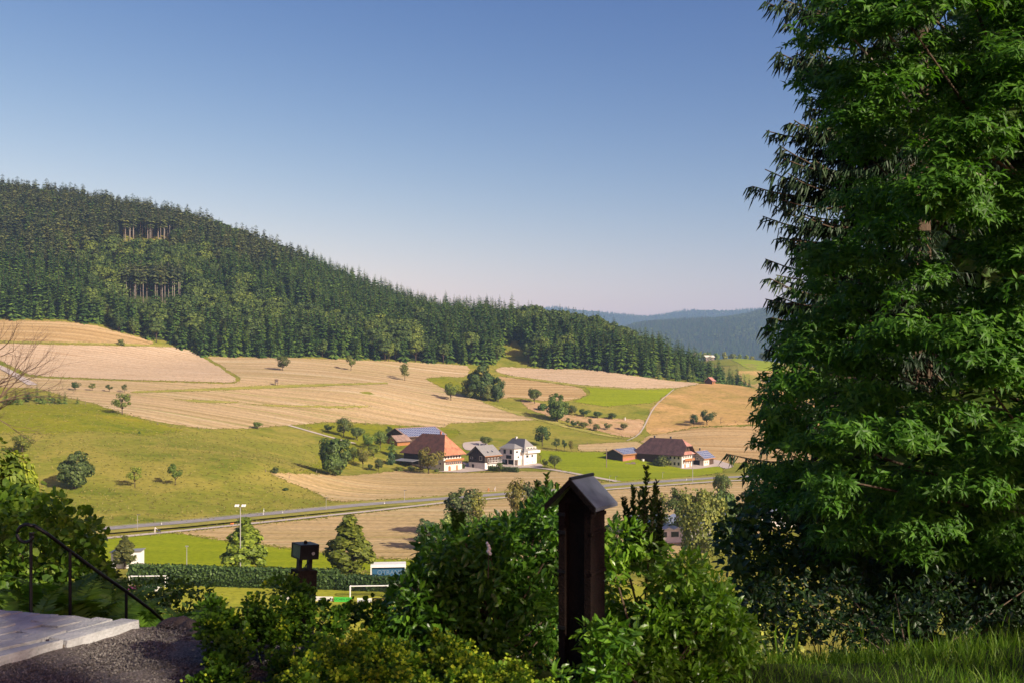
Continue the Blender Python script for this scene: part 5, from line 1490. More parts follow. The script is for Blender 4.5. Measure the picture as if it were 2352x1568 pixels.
def person(p, rz, label, top='cloth_white', sit=False, reach=.3):
    e = empty('person', p, rz, label, 'person')
    hip = (0, 0, .92) if not sit else (-.1, 0, 1.0)
    ck = (hip[0] + (.02 if not sit else .3), 0, hip[2] + (.48 if not sit else .42)); nk = (ck[0] + .02 + (.08 if sit else 0), 0, ck[2] + .1); hd = (nk[0] + .03, 0, nk[2] + .18)
    V = [hip, (hip[0] * .5 + ck[0] * .5, 0, (hip[2] + ck[2]) / 2), ck, nk, hd, (hd[0], 0, hd[2] + .1)]; rr = [.15, .14, .17, .06, .09, .07]; E = [(0, 1), (1, 2), (2, 3), (3, 4), (4, 5)]
    for s in (-1, 1):
        n = len(V)
        kn = (hip[0] + (.16 * s if not sit else .42), s * .1, .5 if not sit else .72 + s * .12); ft = (kn[0] - (.02 + .1 * s if not sit else .1), s * .1, .08 if not sit else kn[2] - .42)
        V += [(hip[0], s * .1, hip[2] - .06), kn, ft, (ft[0] + .14, s * .1, ft[2] - .02)]; rr += [.1, .07, .045, .04]; E += [(0, n), (n, n + 1), (n + 1, n + 2), (n + 2, n + 3)]
        n = len(V)
        V += [(ck[0], s * .19, ck[2]), (ck[0] + .12 + reach * .3, s * .23, ck[2] - .24), (ck[0] + .3 + reach * .5, s * .2, ck[2] - .36)]; rr += [.06, .048, .035]; E += [(2, n), (n, n + 1), (n + 1, n + 2)]
    me = bpy.data.meshes.new('body'); me.from_pydata(V, E, []); me.materials.append(M[top])
    b = obj('body', me, e); sk = b.modifiers.new('skin', 'SKIN'); b.modifiers.new('sub', 'SUBSURF').render_levels = 1
    for i, x in enumerate(me.skin_vertices[0].data): x.radius = (rr[i], rr[i]); x.use_root = (i == 0)
    MB().tube([(hd[0], 0, hd[2] - .02), (hd[0], 0, hd[2] + .1), (hd[0], 0, hd[2] + .18)], [.1, .11, .05], 8).obj('hair', M['cloth_white' if sit else 'wood_brown'], e, None, True)
    MB().tube([(hip[0], 0, hip[2] - .14), (hip[0], 0, hip[2] + .1)], [.17, .16], 8).obj('trousers', M['cloth_dark' if top != 'cloth_white' else 'wood_grey'], e, None, True)
    return e


def wheel(parent, x, y, z, r, t=.03, mat='dark'):
    a = np.linspace(0, 2 * math.pi, 15)
    w = MB().tube([(r * math.cos(q), 0, r * math.sin(q)) for q in a], [t] * 15, 5).obj('wheel', M[mat], parent, (x, y, z))
    m = MB()
    for q in a[:-1:2]: m.tube([(0, 0, 0), (r * math.cos(q), 0, r * math.sin(q))], [.008, .008], 3)
    m.obj('spokes', M['grey_metal'], w); return w


def lift(p): return A(p) + A([0, 0, .27])


p = lift(cast([(356, 1224.5)])[0])
person(p, .15, 'person in white top and shorts pushing a stroller on the footpath', 'cloth_white', reach=.5)
st = empty('stroller', p + A([1.0, .12, 0]), .15, 'dark stroller pushed along the footpath', 'stroller')
MB().prism([(-.3, -.25, .5), (.45, -.25, .4), (.5, -.25, .75), (.1, -.25, 1.0), (-.25, -.25, .95)], (0, .5, 0)).obj('hood', M['cloth_dark'], st)
MB().tube([(-.45, 0, 1.0), (-.2, 0, .6), (.3, 0, .25)], [.025] * 3, 6).obj('handle', M['grey_metal'], st)
for x in (-.25, .4):
    for y in (-.25, .25): wheel(st, x, y, .16, .14)
p = lift(cast([(546, 1206.5)])[0])
person(p, 3.2, 'person in dark clothes walking behind the left linden', 'cloth_dark')
dg = tag(obj('dog', None), 'small orange dog walking beside the dark dressed person', 'dog')
dg.location = p + A([-1.6, -.2, 0])
V = [(-.3, 0, .42), (0, 0, .44), (.28, 0, .46), (.42, 0, .6), (.56, 0, .6), (-.32, .09, .25), (-.34, .09, .04), (-.32, -.09, .25), (-.34, -.09, .04), (.26, .09, .25), (.27, .09, .04), (.26, -.09, .25), (.27, -.09, .04), (-.5, 0, .6)]
me = bpy.data.meshes.new('body'); me.from_pydata(V, [(0, 1), (1, 2), (2, 3), (3, 4), (0, 5), (5, 6), (0, 7), (7, 8), (2, 9), (9, 10), (2, 11), (11, 12), (0, 13)], []); me.materials.append(M['cloth_orange'])
b = obj('body', me, dg); b.modifiers.new('skin', 'SKIN')
for i, x in enumerate(me.skin_vertices[0].data): q = (.13, .13, .15, .08, .05, .06, .035, .06, .035, .06, .035, .06, .035, .03)[i]; x.radius = (q, q); x.use_root = (i == 1)
for i, (u, v) in enumerate(((1121.5, 1131.5), (1136, 1130.5))):
    p = lift(cast([(u, v)])[0]) + A([0, 0, .06])
    bk = empty('bicycle', p, .1, 'bicycle of the %s of two riders on the road' % ('left' if i == 0 else 'second'), 'bicycle', 'bicycles on the road')
    wheel(bk, -.5, 0, .34, .33); wheel(bk, .52, 0, .34, .33)
    MB().tube([(-.5, 0, .34), (-.12, 0, .85), (.4, 0, .88), (.02, 0, .32), (-.5, 0, .34)], [.025] * 5, 5).tube([(.38, 0, .95), (.52, 0, .34)], [.025] * 2, 5).obj('frame', M['cloth_orange'], bk)
    MB().box(-.25, .02, -.07, .07, .92, .98).obj('saddle', M['dark'], bk)
    MB().tube([(.42, -.22, 1.0), (.42, .22, 1.0)], [.02] * 2, 5).obj('handlebar', M['dark'], bk)
    person(p + A([-.05, 0, .0]), .1, ('rider in orange top on the road, left of two cyclists' if i == 0 else 'rider in white top on the road, right of two cyclists'), 'cloth_orange' if i == 0 else 'cloth_white', True)

# ---------------------------------------------------------------- near garden: terrace, gravel, railing
ZT0 = -1.62
TC = A([-2.47, 6.52]); t1 = unit(A([-2.93, 5.73]) - TC); t2 = unit(A([-3.55, 6.86]) - TC)
ter = tag(MB().prism([(*TC, ZT0 - .03), (*(TC + t1 * 4.5), ZT0 - .03), (*(TC + t1 * 4.5 + t2 * 5), ZT0 - .03), (*(TC + t2 * 5), ZT0 - .03)], (0, 0, -1.1)).obj('paved_terrace', M['stone_dark']), 'paved stone terrace edged by kerb stones', kind='structure')
q1, q2 = t1, t2


def block(a, b, z, w, l, h, mat, name, parent, jit=.006):
    c = TC + q1 * a + q2 * b; j = R.normal(size=(8, 3)) * jit
    V = [(*(c + q1 * x + q2 * y), z + zz) for zz in (-h, 0) for x, y in ((.004, .004), (l - .004, .004), (l - .004, w - .004), (.004, w - .004))]
    V = A(V) + j
    return obj(name, make_mesh(name, [(V, [(0, 3, 2, 1), (4, 5, 6, 7), (0, 1, 5, 4), (1, 2, 6, 5), (2, 3, 7, 6), (3, 0, 4, 7)], 0)], M[mat]), parent)


for i in range(7): block(-.02 + i * .56, -.02, ZT0 + .007, .14, .55, .2, 'stone', 'kerb_stone', ter, .009)
row = 0; y = .16
while y < 3.6:
    w = .15 if y < 1.6 else .3
    x = -.0 - (.09 if row % 2 else 0)
    while x < (2.6 if y < 1.6 else 1.6):
        l = (.2 + R.uniform(-.03, .03)) * (1 if y < 1.6 else 2)
        if x + l > .02: block(max(x, .0), y, ZT0 + R.normal() * .002, w, l, .08, 'stone', 'paving_stone', ter, .004)
        x += l
    y += w; row += 1
m, nt, out = new_mat('gravel_ground')
v = mapped(nt, (1, 1, 1), 0)
f1 = noise(nt, v, 60, 4, .7)
surf(nt, out, ramp(nt, f1, [(.3, (.055, .046, .042)), (.5, (.13, .11, .10)), (.7, (.25, .215, .2))]), .95, f1, .9, .02, .1)
M['gravel_ground'] = m
gx, gy = np.meshgrid(np.linspace(-4.2, -.9, 60), np.linspace(3.4, 7.1, 60))
gz = H(gx, gy) * 0 - 1.672 + .012 * np.sin(gx * 7 + gy * 3) * np.sin(gy * 5) + R.normal(size=gx.shape) * .004 - .35 * sstep(6.55, 7.1, gy) - .12 * sstep(-1.5, -.9, gx)
tag(obj('gravel_path', grid_mesh('gravel_path', gx, gy, gz, M['gravel_ground'])), 'brown gravel path beside the terrace', kind='structure')
OCT_T = [(1, 0, 0), (0, 1, 0), (-1, 0, 0), (0, -1, 0), (0, 0, .7), (0, 0, -.7)]
OCT_F = [(0, 1, 4), (1, 2, 4), (2, 3, 4), (3, 0, 4), (1, 0, 5), (2, 1, 5), (3, 2, 5), (0, 3, 5)]
n = 13000
O = np.c_[R.uniform(-3.6, -1.2, n), R.uniform(5.2, 6.75, n), np.full(n, -1.667)]
sd = (O[:, :2] - TC) @ A([-q1[1], q1[0]]); ok = (sd * np.sign((A([-1.5, 6.0]) - TC) @ A([-q1[1], q1[0]])) > .05)
O = O[ok]; n = len(O); X, Yv, Zv = frame(rdir(n), rdir(n))
M['pebble'] = leaf_mat('pebble', (.15, .125, .115), (.30, .26, .24), 0.0, .9, False, .2)
tag(obj('gravel', make_mesh('gravel', [stamp(OCT_T, OCT_F, O, X, Yv, Zv, R.uniform(.003, .0095, n)) + (0,)], M['pebble'])), 'loose pebbles strewn over the gravel path', kind='stuff')


def rock(loc, s, label, seed):
    g = np.random.default_rng(seed); me = bpy.data.meshes.new('rock'); import bmesh
    bm = bmesh.new(); bmesh.ops.create_icosphere(bm, subdivisions=3, radius=1.0)
    f = g.normal(size=(6, 3))
    for v_ in bm.verts:
        p = A(v_.co); k = 1 + .16 * sum(math.sin(p @ a * 2.2 + i) for i, a in enumerate(f)) / 2
        v_.co = Vector(p * k * A(s))
    bm.to_mesh(me); bm.free(); me.materials.append(M['stone_dark'])
    for p_ in me.polygons: p_.use_smooth = True
    return tag(obj('rock', me, None, loc), label, 'rock', 'rough stones at the end of the terrace')


rock(P(392, 1434, 6.75), (.10, .07, .05), 'flat brown stone right of the terrace corner', 1)
rock(P(418, 1433, 6.7), (.07, .06, .06), 'upright dark stone in the middle of the stone heap', 2)
rock(P(440, 1440, 6.6), (.08, .06, .05), 'pale edged stone at the right of the stone heap', 3)
rock(P(458, 1452, 6.45), (.07, .06, .04), 'low stone half covered by the flowering bush', 4)

rl = empty('iron_railing', P(72, 1400, 7.4), 0, 'black iron stair railing ending in a scroll', 'railing')
o0 = A(P(72, 1400, 7.4))
rp = [P(78, 1206, 7.35), P(110, 1226, 7.42), P(160, 1264, 7.6), P(225, 1312, 7.85), P(290, 1357, 8.05), P(345, 1398, 8.25), P(390, 1438, 8.45)]
MB().tube(A(rp) - o0, [.0135] * len(rp), 8).obj('handrail', M['black_iron'], rl, None, True)
c0 = P(60, 1226, 7.33) - o0
sc_ = [c0 + A([math.cos(a) * r, 0, math.sin(a) * r]) for a, r in zip(np.linspace(1.05, 6.6, 22), np.linspace(.075, .05, 22))]
MB().tube([A(rp[0]) - o0] + sc_, [.0135] + [.0125] * 22, 8).obj('scroll', M['black_iron'], rl, None, True)
for u, vt, d in ((71, 1222, 7.36), (161, 1266, 7.6), (290, 1358, 8.05)):
    a = P(u, vt, d) - o0; MB().tube([a, A([a[0], a[1], a[2] - 1.25])], [.0125, .0125], 8).obj('post', M['black_iron'], rl)

# ---------------------------------------------------------------- wooden shrine on its post
shp = P(1336, 858, 5.0); shp[2] = -1.8
sr = empty('wayside_shrine', shp, math.radians(-30), 'dark rusty wayside shrine post with a small gabled slate roof', 'shrine')
zt = (858 - 1152) / F * 5.0 + 1.8
w, dp = .178, .165
MB().box(-w / 2, -w / 2 + .035, -dp / 2, dp / 2, -.1, zt).obj('side_board', M['rust'], sr)
MB().box(w / 2 - .035, w / 2, -dp / 2, dp / 2, -.1, zt).obj('side_board', M['rust'], sr)
MB().box(-w / 2 + .036, w / 2 - .036, dp / 2 - .03, dp / 2, -.1, zt).obj('back_board', M['rust_dark'], sr)
MB().box(-w / 2 + .036, w / 2 - .036, -dp / 2 + .045, -dp / 2 + .055, -.1, zt).obj('front_recess', M['rust_dark'], sr)
for z in (zt - .055, zt - .145, zt - .34, zt - .62):
    MB().box(w / 2, w / 2 + .007, -dp / 2 - .004, dp / 2 + .004, z - .009, z + .009).obj('slat', M['rust'], sr)
    MB().box(-w / 2 - .002, -w / 2 + .04, -dp / 2 - .008, -dp / 2 + .0, z - .008, z + .008).obj('bracket', M['black_iron'], sr)
MB().prism([(-w / 2, -dp / 2, zt), (w / 2, -dp / 2, zt), (0, -dp / 2, zt + .105)], (0, dp, 0)).obj('gable', M['rust'], sr)
rr_ = MB(); hw, zr = .138, zt + .125; ze = zt - .008; y0, y1 = -dp / 2 - .045, dp / 2 + .05; th = .016
rr_.prism([(0, y0, zr), (hw, y0, ze), (hw, y0, ze - th), (0, y0, zr - th - .004)], (0, y1 - y0, 0), 0)
rr_.prism([(0, y0, zr), (0, y0, zr - th - .004), (-hw, y0, ze - th), (-hw, y0, ze)], (0, y1 - y0, 0), 0)
M['slate_roof'] = plain('slate_roof', (.10, .115, .15), .28, .35, 12, .8, 0, .25)
rfo = rr_.obj('roof', M['slate_roof'], sr)
MB().tube([(0, y0 - .002, zr + .004), (0, y1, zr + .004)], [.009, .009], 6).obj('ridge_cap', M['black_iron'], rfo)
for s in (-1, 1): MB().prism([(s * hw, y0 - .012, ze - .03), (0, y0 - .012, zr - .028), (0, y0 - .012, zr + .004), (s * hw, y0 - .012, ze + .004)], (0, .012, 0)).obj('bargeboard', M['rust_dark'], rfo)

# ---------------------------------------------------------------- box lamp on its post
lp = P(684, 858, 6.6); lp[2] = float(H(lp[0], lp[1])) - .05
lm = empty('garden_lamp', lp, math.radians(22), 'dark box lamp with glass side on two flat legs and a rusty block', 'lamp')
lm.rotation_euler = (0, math.radians(3.5), math.radians(35))
zb = -(1308 - 858) / F * 6.6 - lp[2]
MB().box(-.068, .068, -.06, .06, -.2, zb).obj('post_block', M['rust'], lm)
for x in (-.036, .036): MB().box(x - .011, x + .011, -.022, .022, zb - .03, zb + .082).obj('leg', M['black_iron'], lm)
MB().tube([(.0, -.005, zb - .01), (.008, -.005, zb + .03), (.026, -.005, zb + .045)], [.004] * 3, 6).obj('cable', M['black_iron'], lm)
b0 = zb + .076
hs_ = MB(); ww, dd, hh = .066, .075, .098
hs_.box(-ww, ww, -dd, dd, b0, b0 + .008).box(-ww, ww, -dd, dd, b0 + hh - .008, b0 + hh).box(-ww, ww, -dd, -dd + .006, b0 + .008, b0 + hh - .008).box(-ww, ww, dd - .006, dd, b0 + .008, b0 + hh - .008).box(ww - .006, ww, -dd + .006, dd - .006, b0 + .008, b0 + hh - .008)
hs_.obj('housing', M['black_iron'], lm)
MB().box(-ww + .004, -ww + .007, -dd + .0065, dd - .0065, b0 + .0085, b0 + hh - .0085).obj('glass_pane', plain('lamp_glass', (.10, .17, .08), .15, .3, 8, .7), lm)
MB().tube([(.0, 0, b0 + hh - .001), (0, 0, b0 + hh + .012), (0, 0, b0 + hh + .018)], [.012, .012, .006], 10).obj('knob', M['rust'], lm)
MB().tube([(.025, -dd - .001, b0 + .04), (.025, -dd - .006, b0 + .04)], [.011, .011], 10).obj('screw', M['grey_metal'], lm)

# ---------------------------------------------------------------- leafy shrubs
def leaf_objects(parent, T, Fc, mat, O, X, Y_, Z_, s, name='leaf'):
    me = make_mesh(name, [(A(T), A(Fc), 0)], M[mat])
    for i in range(len(O)):
        o = obj(name, me, parent); k = float(s[i])
        o.matrix_local = Matrix([[X[i][r] * k, Y_[i][r] * k, Z_[i][r] * k, O[i][r]] for r in range(3)] + [[0, 0, 0, 1]])


def shrub(name, label, cat, base, clumps, n, leaf, T, Fc, mat, stems=10, single=300, up=.35, spread=.5, out_w=.9, stem_r=.012, g=None, group=None, shell=.5, hang=0.0):
    """clumps: (x, y, z, radius) in world space; leaves on their shells, stems from the base to every clump"""
    base = A(base, float); e = empty(name, base, 0, label, cat, group)
    c = A([k[:3] for k in clumps]); r = A([k[3] for k in clumps]); pr = r ** 2 / (r ** 2).sum()
    idx = R.choice(len(c), n, p=pr); dv = rdir(n)
    O = c[idx] + dv * (r[idx] * R.uniform(shell, 1.05, n) ** .6)[:, None]
    nrm = unit(dv * out_w * .5 + A([0, 0, up]) + R.normal(size=(n, 3)) * spread)
    X = unit(dv * out_w + R.normal(size=(n, 3)) * .7 + A([0, 0, -hang]))
    X, Yv, Zv = frame(X, nrm); s = leaf * R.uniform(.6, 1.25, n)
    O = O - base
    vis = np.argsort((O + base)[:, 1] - .8 * dv[:, 1] * -1)[:single] if single else A([], int)
    k = np.ones(n, bool); k[vis] = False
    if single: leaf_objects(e, T, Fc, mat, O[vis], X[vis], Yv[vis], Zv[vis], s[vis])
    f = obj('foliage', make_mesh('foliage', [stamp(T, Fc, O[k], X[k], Yv[k], Zv[k], s[k]) + (0,)], M[mat]), e); f['kind'] = 'stuff'
    for i in R.permutation(len(c))[:stems]:
        b = A([R.normal() * .06, R.normal() * .06, -.1]); t = c[i] - base; mid = (b * .6 + t * .4) * A([.7, .7, 1.0]) + R.normal(size=3) * .04
        MB().tube([b, mid, t], [stem_r, stem_r * .8, stem_r * .35], 5).obj('stem', M['bark'], e, None, True)
    return e


def px_clumps(rows, jit=.0):
    return [(*P(u, v, d + (R.uniform(-jit, jit) if jit else 0)), rp * d / F) for u, v, d, rp in rows]


# shrub left of the shrine
rows = []
top = lambda u: np.interp(u, [890, 940, 1000, 1060, 1120, 1180, 1230, 1285], [1400, 1300, 1215, 1180, 1180, 1170, 1130, 1120])
for i in range(120):
    u = R.uniform(915, 1290); tv = top(u); v = tv + 40 + (R.uniform(0, 1) ** 1.1) * min(1500 - tv - 40, 330)
    rows.append((u, v, R.uniform(5.5, 6.3), R.uniform(28, 50)))
shrub('lilac_bush', 'large dark green leafy shrub left of the shrine', 'shrub', (*P(1140, 1500, 5.9)[:2], -1.85), px_clumps(rows), 12500, .058, OVAL_T, OVAL_F, 'laurel_leaf', 46, 300, .45, .5)
rows = []
top = lambda u: np.interp(u, [1370, 1420, 1470, 1520, 1580, 1640, 1690, 1730], [1190, 1170, 1160, 1200, 1260, 1320, 1380, 1450])
for i in range(120):
    u = R.uniform(1370, 1705); tv = top(u); v = tv + 40 + R.uniform(0, 1) * (1590 - tv - 40)
    rows.append((u, v, R.uniform(5.5, 6.2), R.uniform(26, 46)))
for i in range(16): rows.append((R.uniform(1345, 1440), R.uniform(1430, 1600), R.uniform(4.72, 4.82), R.uniform(20, 34)))
for i in range(8): rows.append((R.uniform(1270, 1400), R.uniform(1535, 1610), R.uniform(4.7, 4.8), R.uniform(18, 28)))
shrub('lilac_bush', 'leafy shrub right of the shrine sloping down to the right', 'shrub', (*P(1500, 1500, 5.9)[:2], -1.85), px_clumps(rows), 12500, .056, OVAL_T, OVAL_F, 'laurel_leaf', 40, 300, .45, .5)
rows = []
for i in range(40): rows.append((R.uniform(1180, 1460), R.uniform(1215, 1560), R.uniform(6.4, 6.9), R.uniform(40, 60)))
shrub('lilac_bush', 'shrub growing close behind the shrine post', 'shrub', (*P(1330, 1500, 6.6)[:2], -2.0), px_clumps(rows), 4500, .06, OVAL_T, OVAL_F, 'laurel_leaf', 14, 0, .45, .5)


# upright small leaved shoots
def shoots(label, rows, seed):
    g = np.random.default_rng(seed); b0 = P(rows[0][0], 1480, rows[0][4]); e = empty('box_shrub', b0, 0, label, 'shrub', 'upright small leaved shrubs')
    for (u0, v0, u1, v1, d) in rows:
        a, b = P(u0, v0, d), P(u1, v1, d + .1); t = np.linspace(0, 1, 8)[:, None]
        path = a + (b - a) * t + np.c_[np.sin(t[:, 0] * 3) * .012, t[:, 0] * 0, t[:, 0] * 0]
        MB().tube(path - b0, np.linspace(.006, .002, 8), 5).obj('stem', M['bark'], e)
        n = 190; tt = g.uniform(.0, 1.0, n); O = a + (b - a) * tt[:, None] + np.c_[np.sin(tt * 3) * .012, tt * 0, tt * 0]
        an = g.uniform(0, 6.28, n); X = unit(np.c_[np.cos(an), np.sin(an), g.uniform(.5, 1.5, n)]); X, Yv, Zv = frame(X, rdir(n, g) + A([0, 0, .3]))
        f = obj('foliage', make_mesh('foliage', [stamp(OVAL_T, OVAL_F, O - b0, X, Yv, Zv, .036 * g.uniform(.7, 1.3, n) * (1.1 - .3 * tt)) + (0,)], M['box_leaf']), e); f['kind'] = 'stuff'
    return e


shoots('upright small leaved shoots left above the shrine roof', [(1240, 1230, 1256, 1088, 6.0), (1225, 1240, 1232, 1108, 6.05), (1262, 1230, 1278, 1112, 6.0), (1215, 1240, 1208, 1150, 6.1), (1250, 1260, 1240, 1130, 5.9), (1275, 1260, 1290, 1150, 6.1)], 1)
shoots('tall upright small leaved shoots right of the shrine', [(1470, 1270, 1484, 1070, 5.8), (1450, 1270, 1453, 1118, 5.85), (1485, 1280, 1507, 1105, 5.8), (1500, 1280, 1512, 1150, 5.9), (1440, 1280, 1430, 1140, 5.9), (1460, 1280, 1468, 1130, 5.75), (1490, 1290, 1495, 1140, 5.7), (1475, 1280, 1478, 1120, 5.9), (1455, 1290, 1442, 1170, 5.8), (1505, 1300, 1518, 1180, 5.8)], 2)
shoots('dark twig of pointed leaves standing above the shrub', [(1045, 1230, 1040, 1172, 5.7), (1050, 1235, 1060, 1180, 5.7)], 3)
# white blossom in the shrub
fl = empty('blossom_spike', P(1121, 1258, 5.3), 0, 'small white blossom spike in the shrub left of the shrine', 'flower')
for i, (du, dv, s) in enumerate(((-2, -12, .008), (1, -6, .010), (3, 0, .011), (1, 6, .012), (5, 12, .010), (3, 9, .009))):
    MB().tube([(0, 0, -s), (0, -s * .2, 0), (0, 0, s)], [s * .5, s, s * .3], 7).obj('petal', M['blossom'], fl, (du * 5.3 / F, 0, -dv * 5.3 / F), True)
MB().tube([(0, 0, -.16), (0.004, .02, .02)], [.003, .002], 5).obj('stem', M['bark'], fl)

# flowering lady's mantle
TRE_T = [(0, 0, 0), (1, -.42, .1), (1.1, 0, 0), (1, .42, .1), (.4, .5, .05), (.4, -.5, .05)]
TRE_F = [(0, 5, 1), (0, 1, 2), (0, 2, 3), (0, 3, 4)]


def mantle(label, rows, n, nf, leaf, fl_, base):
    e = empty('flowering_bush', base, 0, label, 'bush', 'yellow green flowering bushes'); base = A(base)
    cl = px_clumps(rows); c = A([k[:3] for k in cl]); r = A([k[3] for k in cl])
    for nm, cnt, sz, mat, lo, T, Fc in (('foliage', n, leaf, 'mantle_leaf', .3, TRE_T, TRE_F), ('flower_sprays', nf, fl_, 'mantle_flower', .9, TRE_T, TRE_F)):
        idx = R.integers(0, len(c), cnt)
        if nm == 'foliage': dv = rdir(cnt); O = c[idx] + dv * (r[idx] * R.uniform(.3, 1, cnt))[:, None]
        else:
            k = cnt // 9; ci = R.integers(0, len(c), k); dv0 = unit(rdir(k) * A([1, 1, .6]) + A([0, -.25, .7])); ce = c[ci] + dv0 * (r[ci] * R.uniform(.9, 1.2, k))[:, None]
            idx = R.integers(0, k, cnt); dv = rdir(cnt); O = ce[idx] + dv * .022 * R.uniform(.2, 1, cnt)[:, None] * A([1.2, 1.2, .8])
        X, Yv, Zv = frame(unit(dv + A([0, 0, .3])), rdir(cnt) * .6 + A([0, -.2, .9]))
        o = obj(nm, make_mesh(nm, [stamp(T, Fc, O - base, X, Yv, Zv, sz * R.uniform(.6, 1.3, cnt)) + (0,)], M[mat]), e); o['kind'] = 'stuff'
    for i in range(24):
        t = c[R.integers(len(c))] - base; MB().tube([A([t[0] * .5, t[1] * .5, -.1]), t * A([.9, .9, .6]), t], [.004, .003, .002], 4).obj('stem', M['grass_blade'], e)
    return e


def mrows(poly_top, u0, u1, d0, d1, n, vmax=1640):
    rows = []
    for i in range(n):
        u = R.uniform(u0, u1); tv = np.interp(u, *poly_top); v = tv + 18 + R.uniform(0, 1) * (vmax - tv - 18)
        rows.append((u, v, np.interp(v, [1300, 1640], [d1, d0]) + R.normal() * .1, R.uniform(20, 34)))
    return rows


mantle('mounded green bush with few flowers in front of the box lamp', mrows(([440, 480, 540, 620, 700, 800, 900, 960], [1500, 1380, 1335, 1318, 1335, 1370, 1400, 1470]), 455, 940, 4.9, 6.3, 150), 17000, 1500, .024, .012, (*P(690, 1500, 5.6)[:2], -1.8))
mantle('low bush thick with yellow green flowers at the bottom edge', mrows(([640, 720, 860, 980, 1060, 1120, 1170], [1600, 1470, 1430, 1440, 1475, 1510, 1590]), 660, 1165, 4.5, 5.4, 110), 9000, 6500, .021, .013, (*P(920, 1560, 4.9)[:2], -1.8))
mantle('small bush with yellow green flowers at the foot of the shrine', mrows(([1040, 1120, 1200, 1290], [1590, 1500, 1520, 1590]), 1050, 1290, 4.6, 5.2, 30), 2200, 1800, .02, .013, (*P(1170, 1580, 4.8)[:2], -1.8))

# ---------------------------------------------------------------- ferns
def frond_mesh(L=1.0, n=30, seed=0):
    g = np.random.default_rng(seed); t = np.linspace(0, 1, n); z = np.sin(t * 1.75) * 1.0 * L; x = t ** 1.7 * .62 * L
    path = np.c_[x, 0 * t, z]; ch = [tube(path, np.linspace(.006, .001, n), 3) + (0,)]
    T = [(0, 0, 0), (.3, .085, 0), (.65, .06, -.02), (1, 0, -.06), (.65, -.06, -.02), (.3, -.085, 0)]
    Fc = [(0, 1, 5), (1, 4, 5), (1, 2, 4), (2, 3, 4)]
    tan = unit(np.gradient(path, axis=0)); O, X, U, s = [], [], [], []
    for i in range(4, n):
        ln = .22 * L * math.sin(max(0, min(1, (t[i] - .1) / .9)) ** .6 * math.pi) ** .8 + .02
        for sg in (-1, 1):
            for k in (0, .5):
                j = min(n - 1, i); O.append(path[j] + tan[j] * k * L / n); X.append(A([0, sg, 0]) + tan[j] * .35 + A([0, 0, -.12]) + g.normal(size=3) * .06); U.append(np.cross(tan[j], A([0, -1.0, 0])) + g.normal(size=3) * .12); s.append(ln)
    X, Yv, Zv = frame(A(X), A(U))
    ch.append(stamp(T, Fc, A(O), X, Yv, Zv, A(s)) + (0,))
    return make_mesh('frond', ch, M['fern_leaf'])


FR = [frond_mesh(1.0, 30, i) for i in range(3)]


def fern(u, d, label, k=11, s=1.0, zb=None):
    x = (u - CX) / F * d; p = A([x, d, (float(H(x, d)) if zb is None else zb) - .05])
    e = empty('fern', p, R.uniform(0, 6), label, 'fern', 'ferns by the stair railing')
    for i in range(k):
        o = obj('frond', FR[i % 3], e); o.rotation_euler = (R.normal() * .15, R.normal() * .15 - .1, i / k * 6.28 + R.normal() * .3); q = s * R.uniform(.75, 1.15); o.scale = (q, q, q)


for u, d, s, t in ((95, 9.0, 1.0, 'tall bright fern behind the first railing post'), (175, 9.1, 1.0, 'fern behind the middle railing post'), (240, 9.3, .95, 'fern under the sloping handrail'),
                   (300, 9.2, .85, 'fern around the last railing post'), (345, 9.0, .8, 'fern just right of the railing end'), (400, 9.3, .85, 'fern above the stone heap'), (460, 9.1, .75, 'fern behind the green bush'), (135, 8.7, .8, 'lower fern between the first two railing posts'), (215, 8.7, .75, 'low fern between the last two railing posts')):
    fern(u, d, t, 18, s)

# ---------------------------------------------------------------- hazel, pale tree and bare tree at the left
rows = []
top = lambda u: np.interp(u, [-120, 0, 80, 160, 210, 260], [1090, 1110, 1118, 1140, 1200, 1280])
for i in range(110):
    u = R.uniform(-120, 235); tv = top(u); rows.append((u, tv + 30 + R.uniform(0, 1) * (1480 - tv), R.uniform(10.2, 12.2), R.uniform(24, 42)))
shrub('hazel_bush', 'dark hazel bush with round leaves behind the railing', 'shrub', (*P(80, 1500, 11.2)[:2], float(H(-5.2, 11.2))), px_clumps(rows), 9000, .085, ROUND_T, OVAL_F, 'hazel_leaf', 20, 300, .5, .5)
rows = []
for i in range(60):
    u = R.uniform(200, 500); tv = np.interp(u, [200, 300, 400, 500], [1280, 1330, 1310, 1330]); rows.append((u, tv + 15 + R.uniform(0, 1) * 130, R.uniform(10, 12), R.uniform(18, 30)))
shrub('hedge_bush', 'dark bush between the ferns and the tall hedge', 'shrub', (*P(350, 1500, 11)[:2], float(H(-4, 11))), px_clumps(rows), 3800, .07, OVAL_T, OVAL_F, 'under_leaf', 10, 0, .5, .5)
pm, pt_ = proto('maple', broad(10, 3.0, 6500, 91, .2, lo=.2, clumps=46, tr=.14, spread=.26, limbs=16), 'crown')
x, y = (-30 - CX) / F * 30, 30.0
e = empty('pale_maple', (x, y, float(H(x, y))), 0, 'sunlit pale green tree rising from the left picture edge', 'tree'); hh = (858 - 985) / F * 30 - float(H(x, y)); e.scale = (.75, .75, hh / 10)
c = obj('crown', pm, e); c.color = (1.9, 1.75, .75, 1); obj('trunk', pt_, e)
x, y = (40 - CX) / F * 33, 33.0
e = empty('pale_maple', (x, y, float(H(x, y))), 1.0, 'smaller sunlit tree with pale stem right of the pale tree', 'tree'); hh = (858 - 1018) / F * 33 - float(H(x, y)); e.scale = (.5, .5, hh / 10)
c = obj('crown', pm, e); c.color = (1.7, 1.6, .7, 1); obj('trunk', pt_, e)


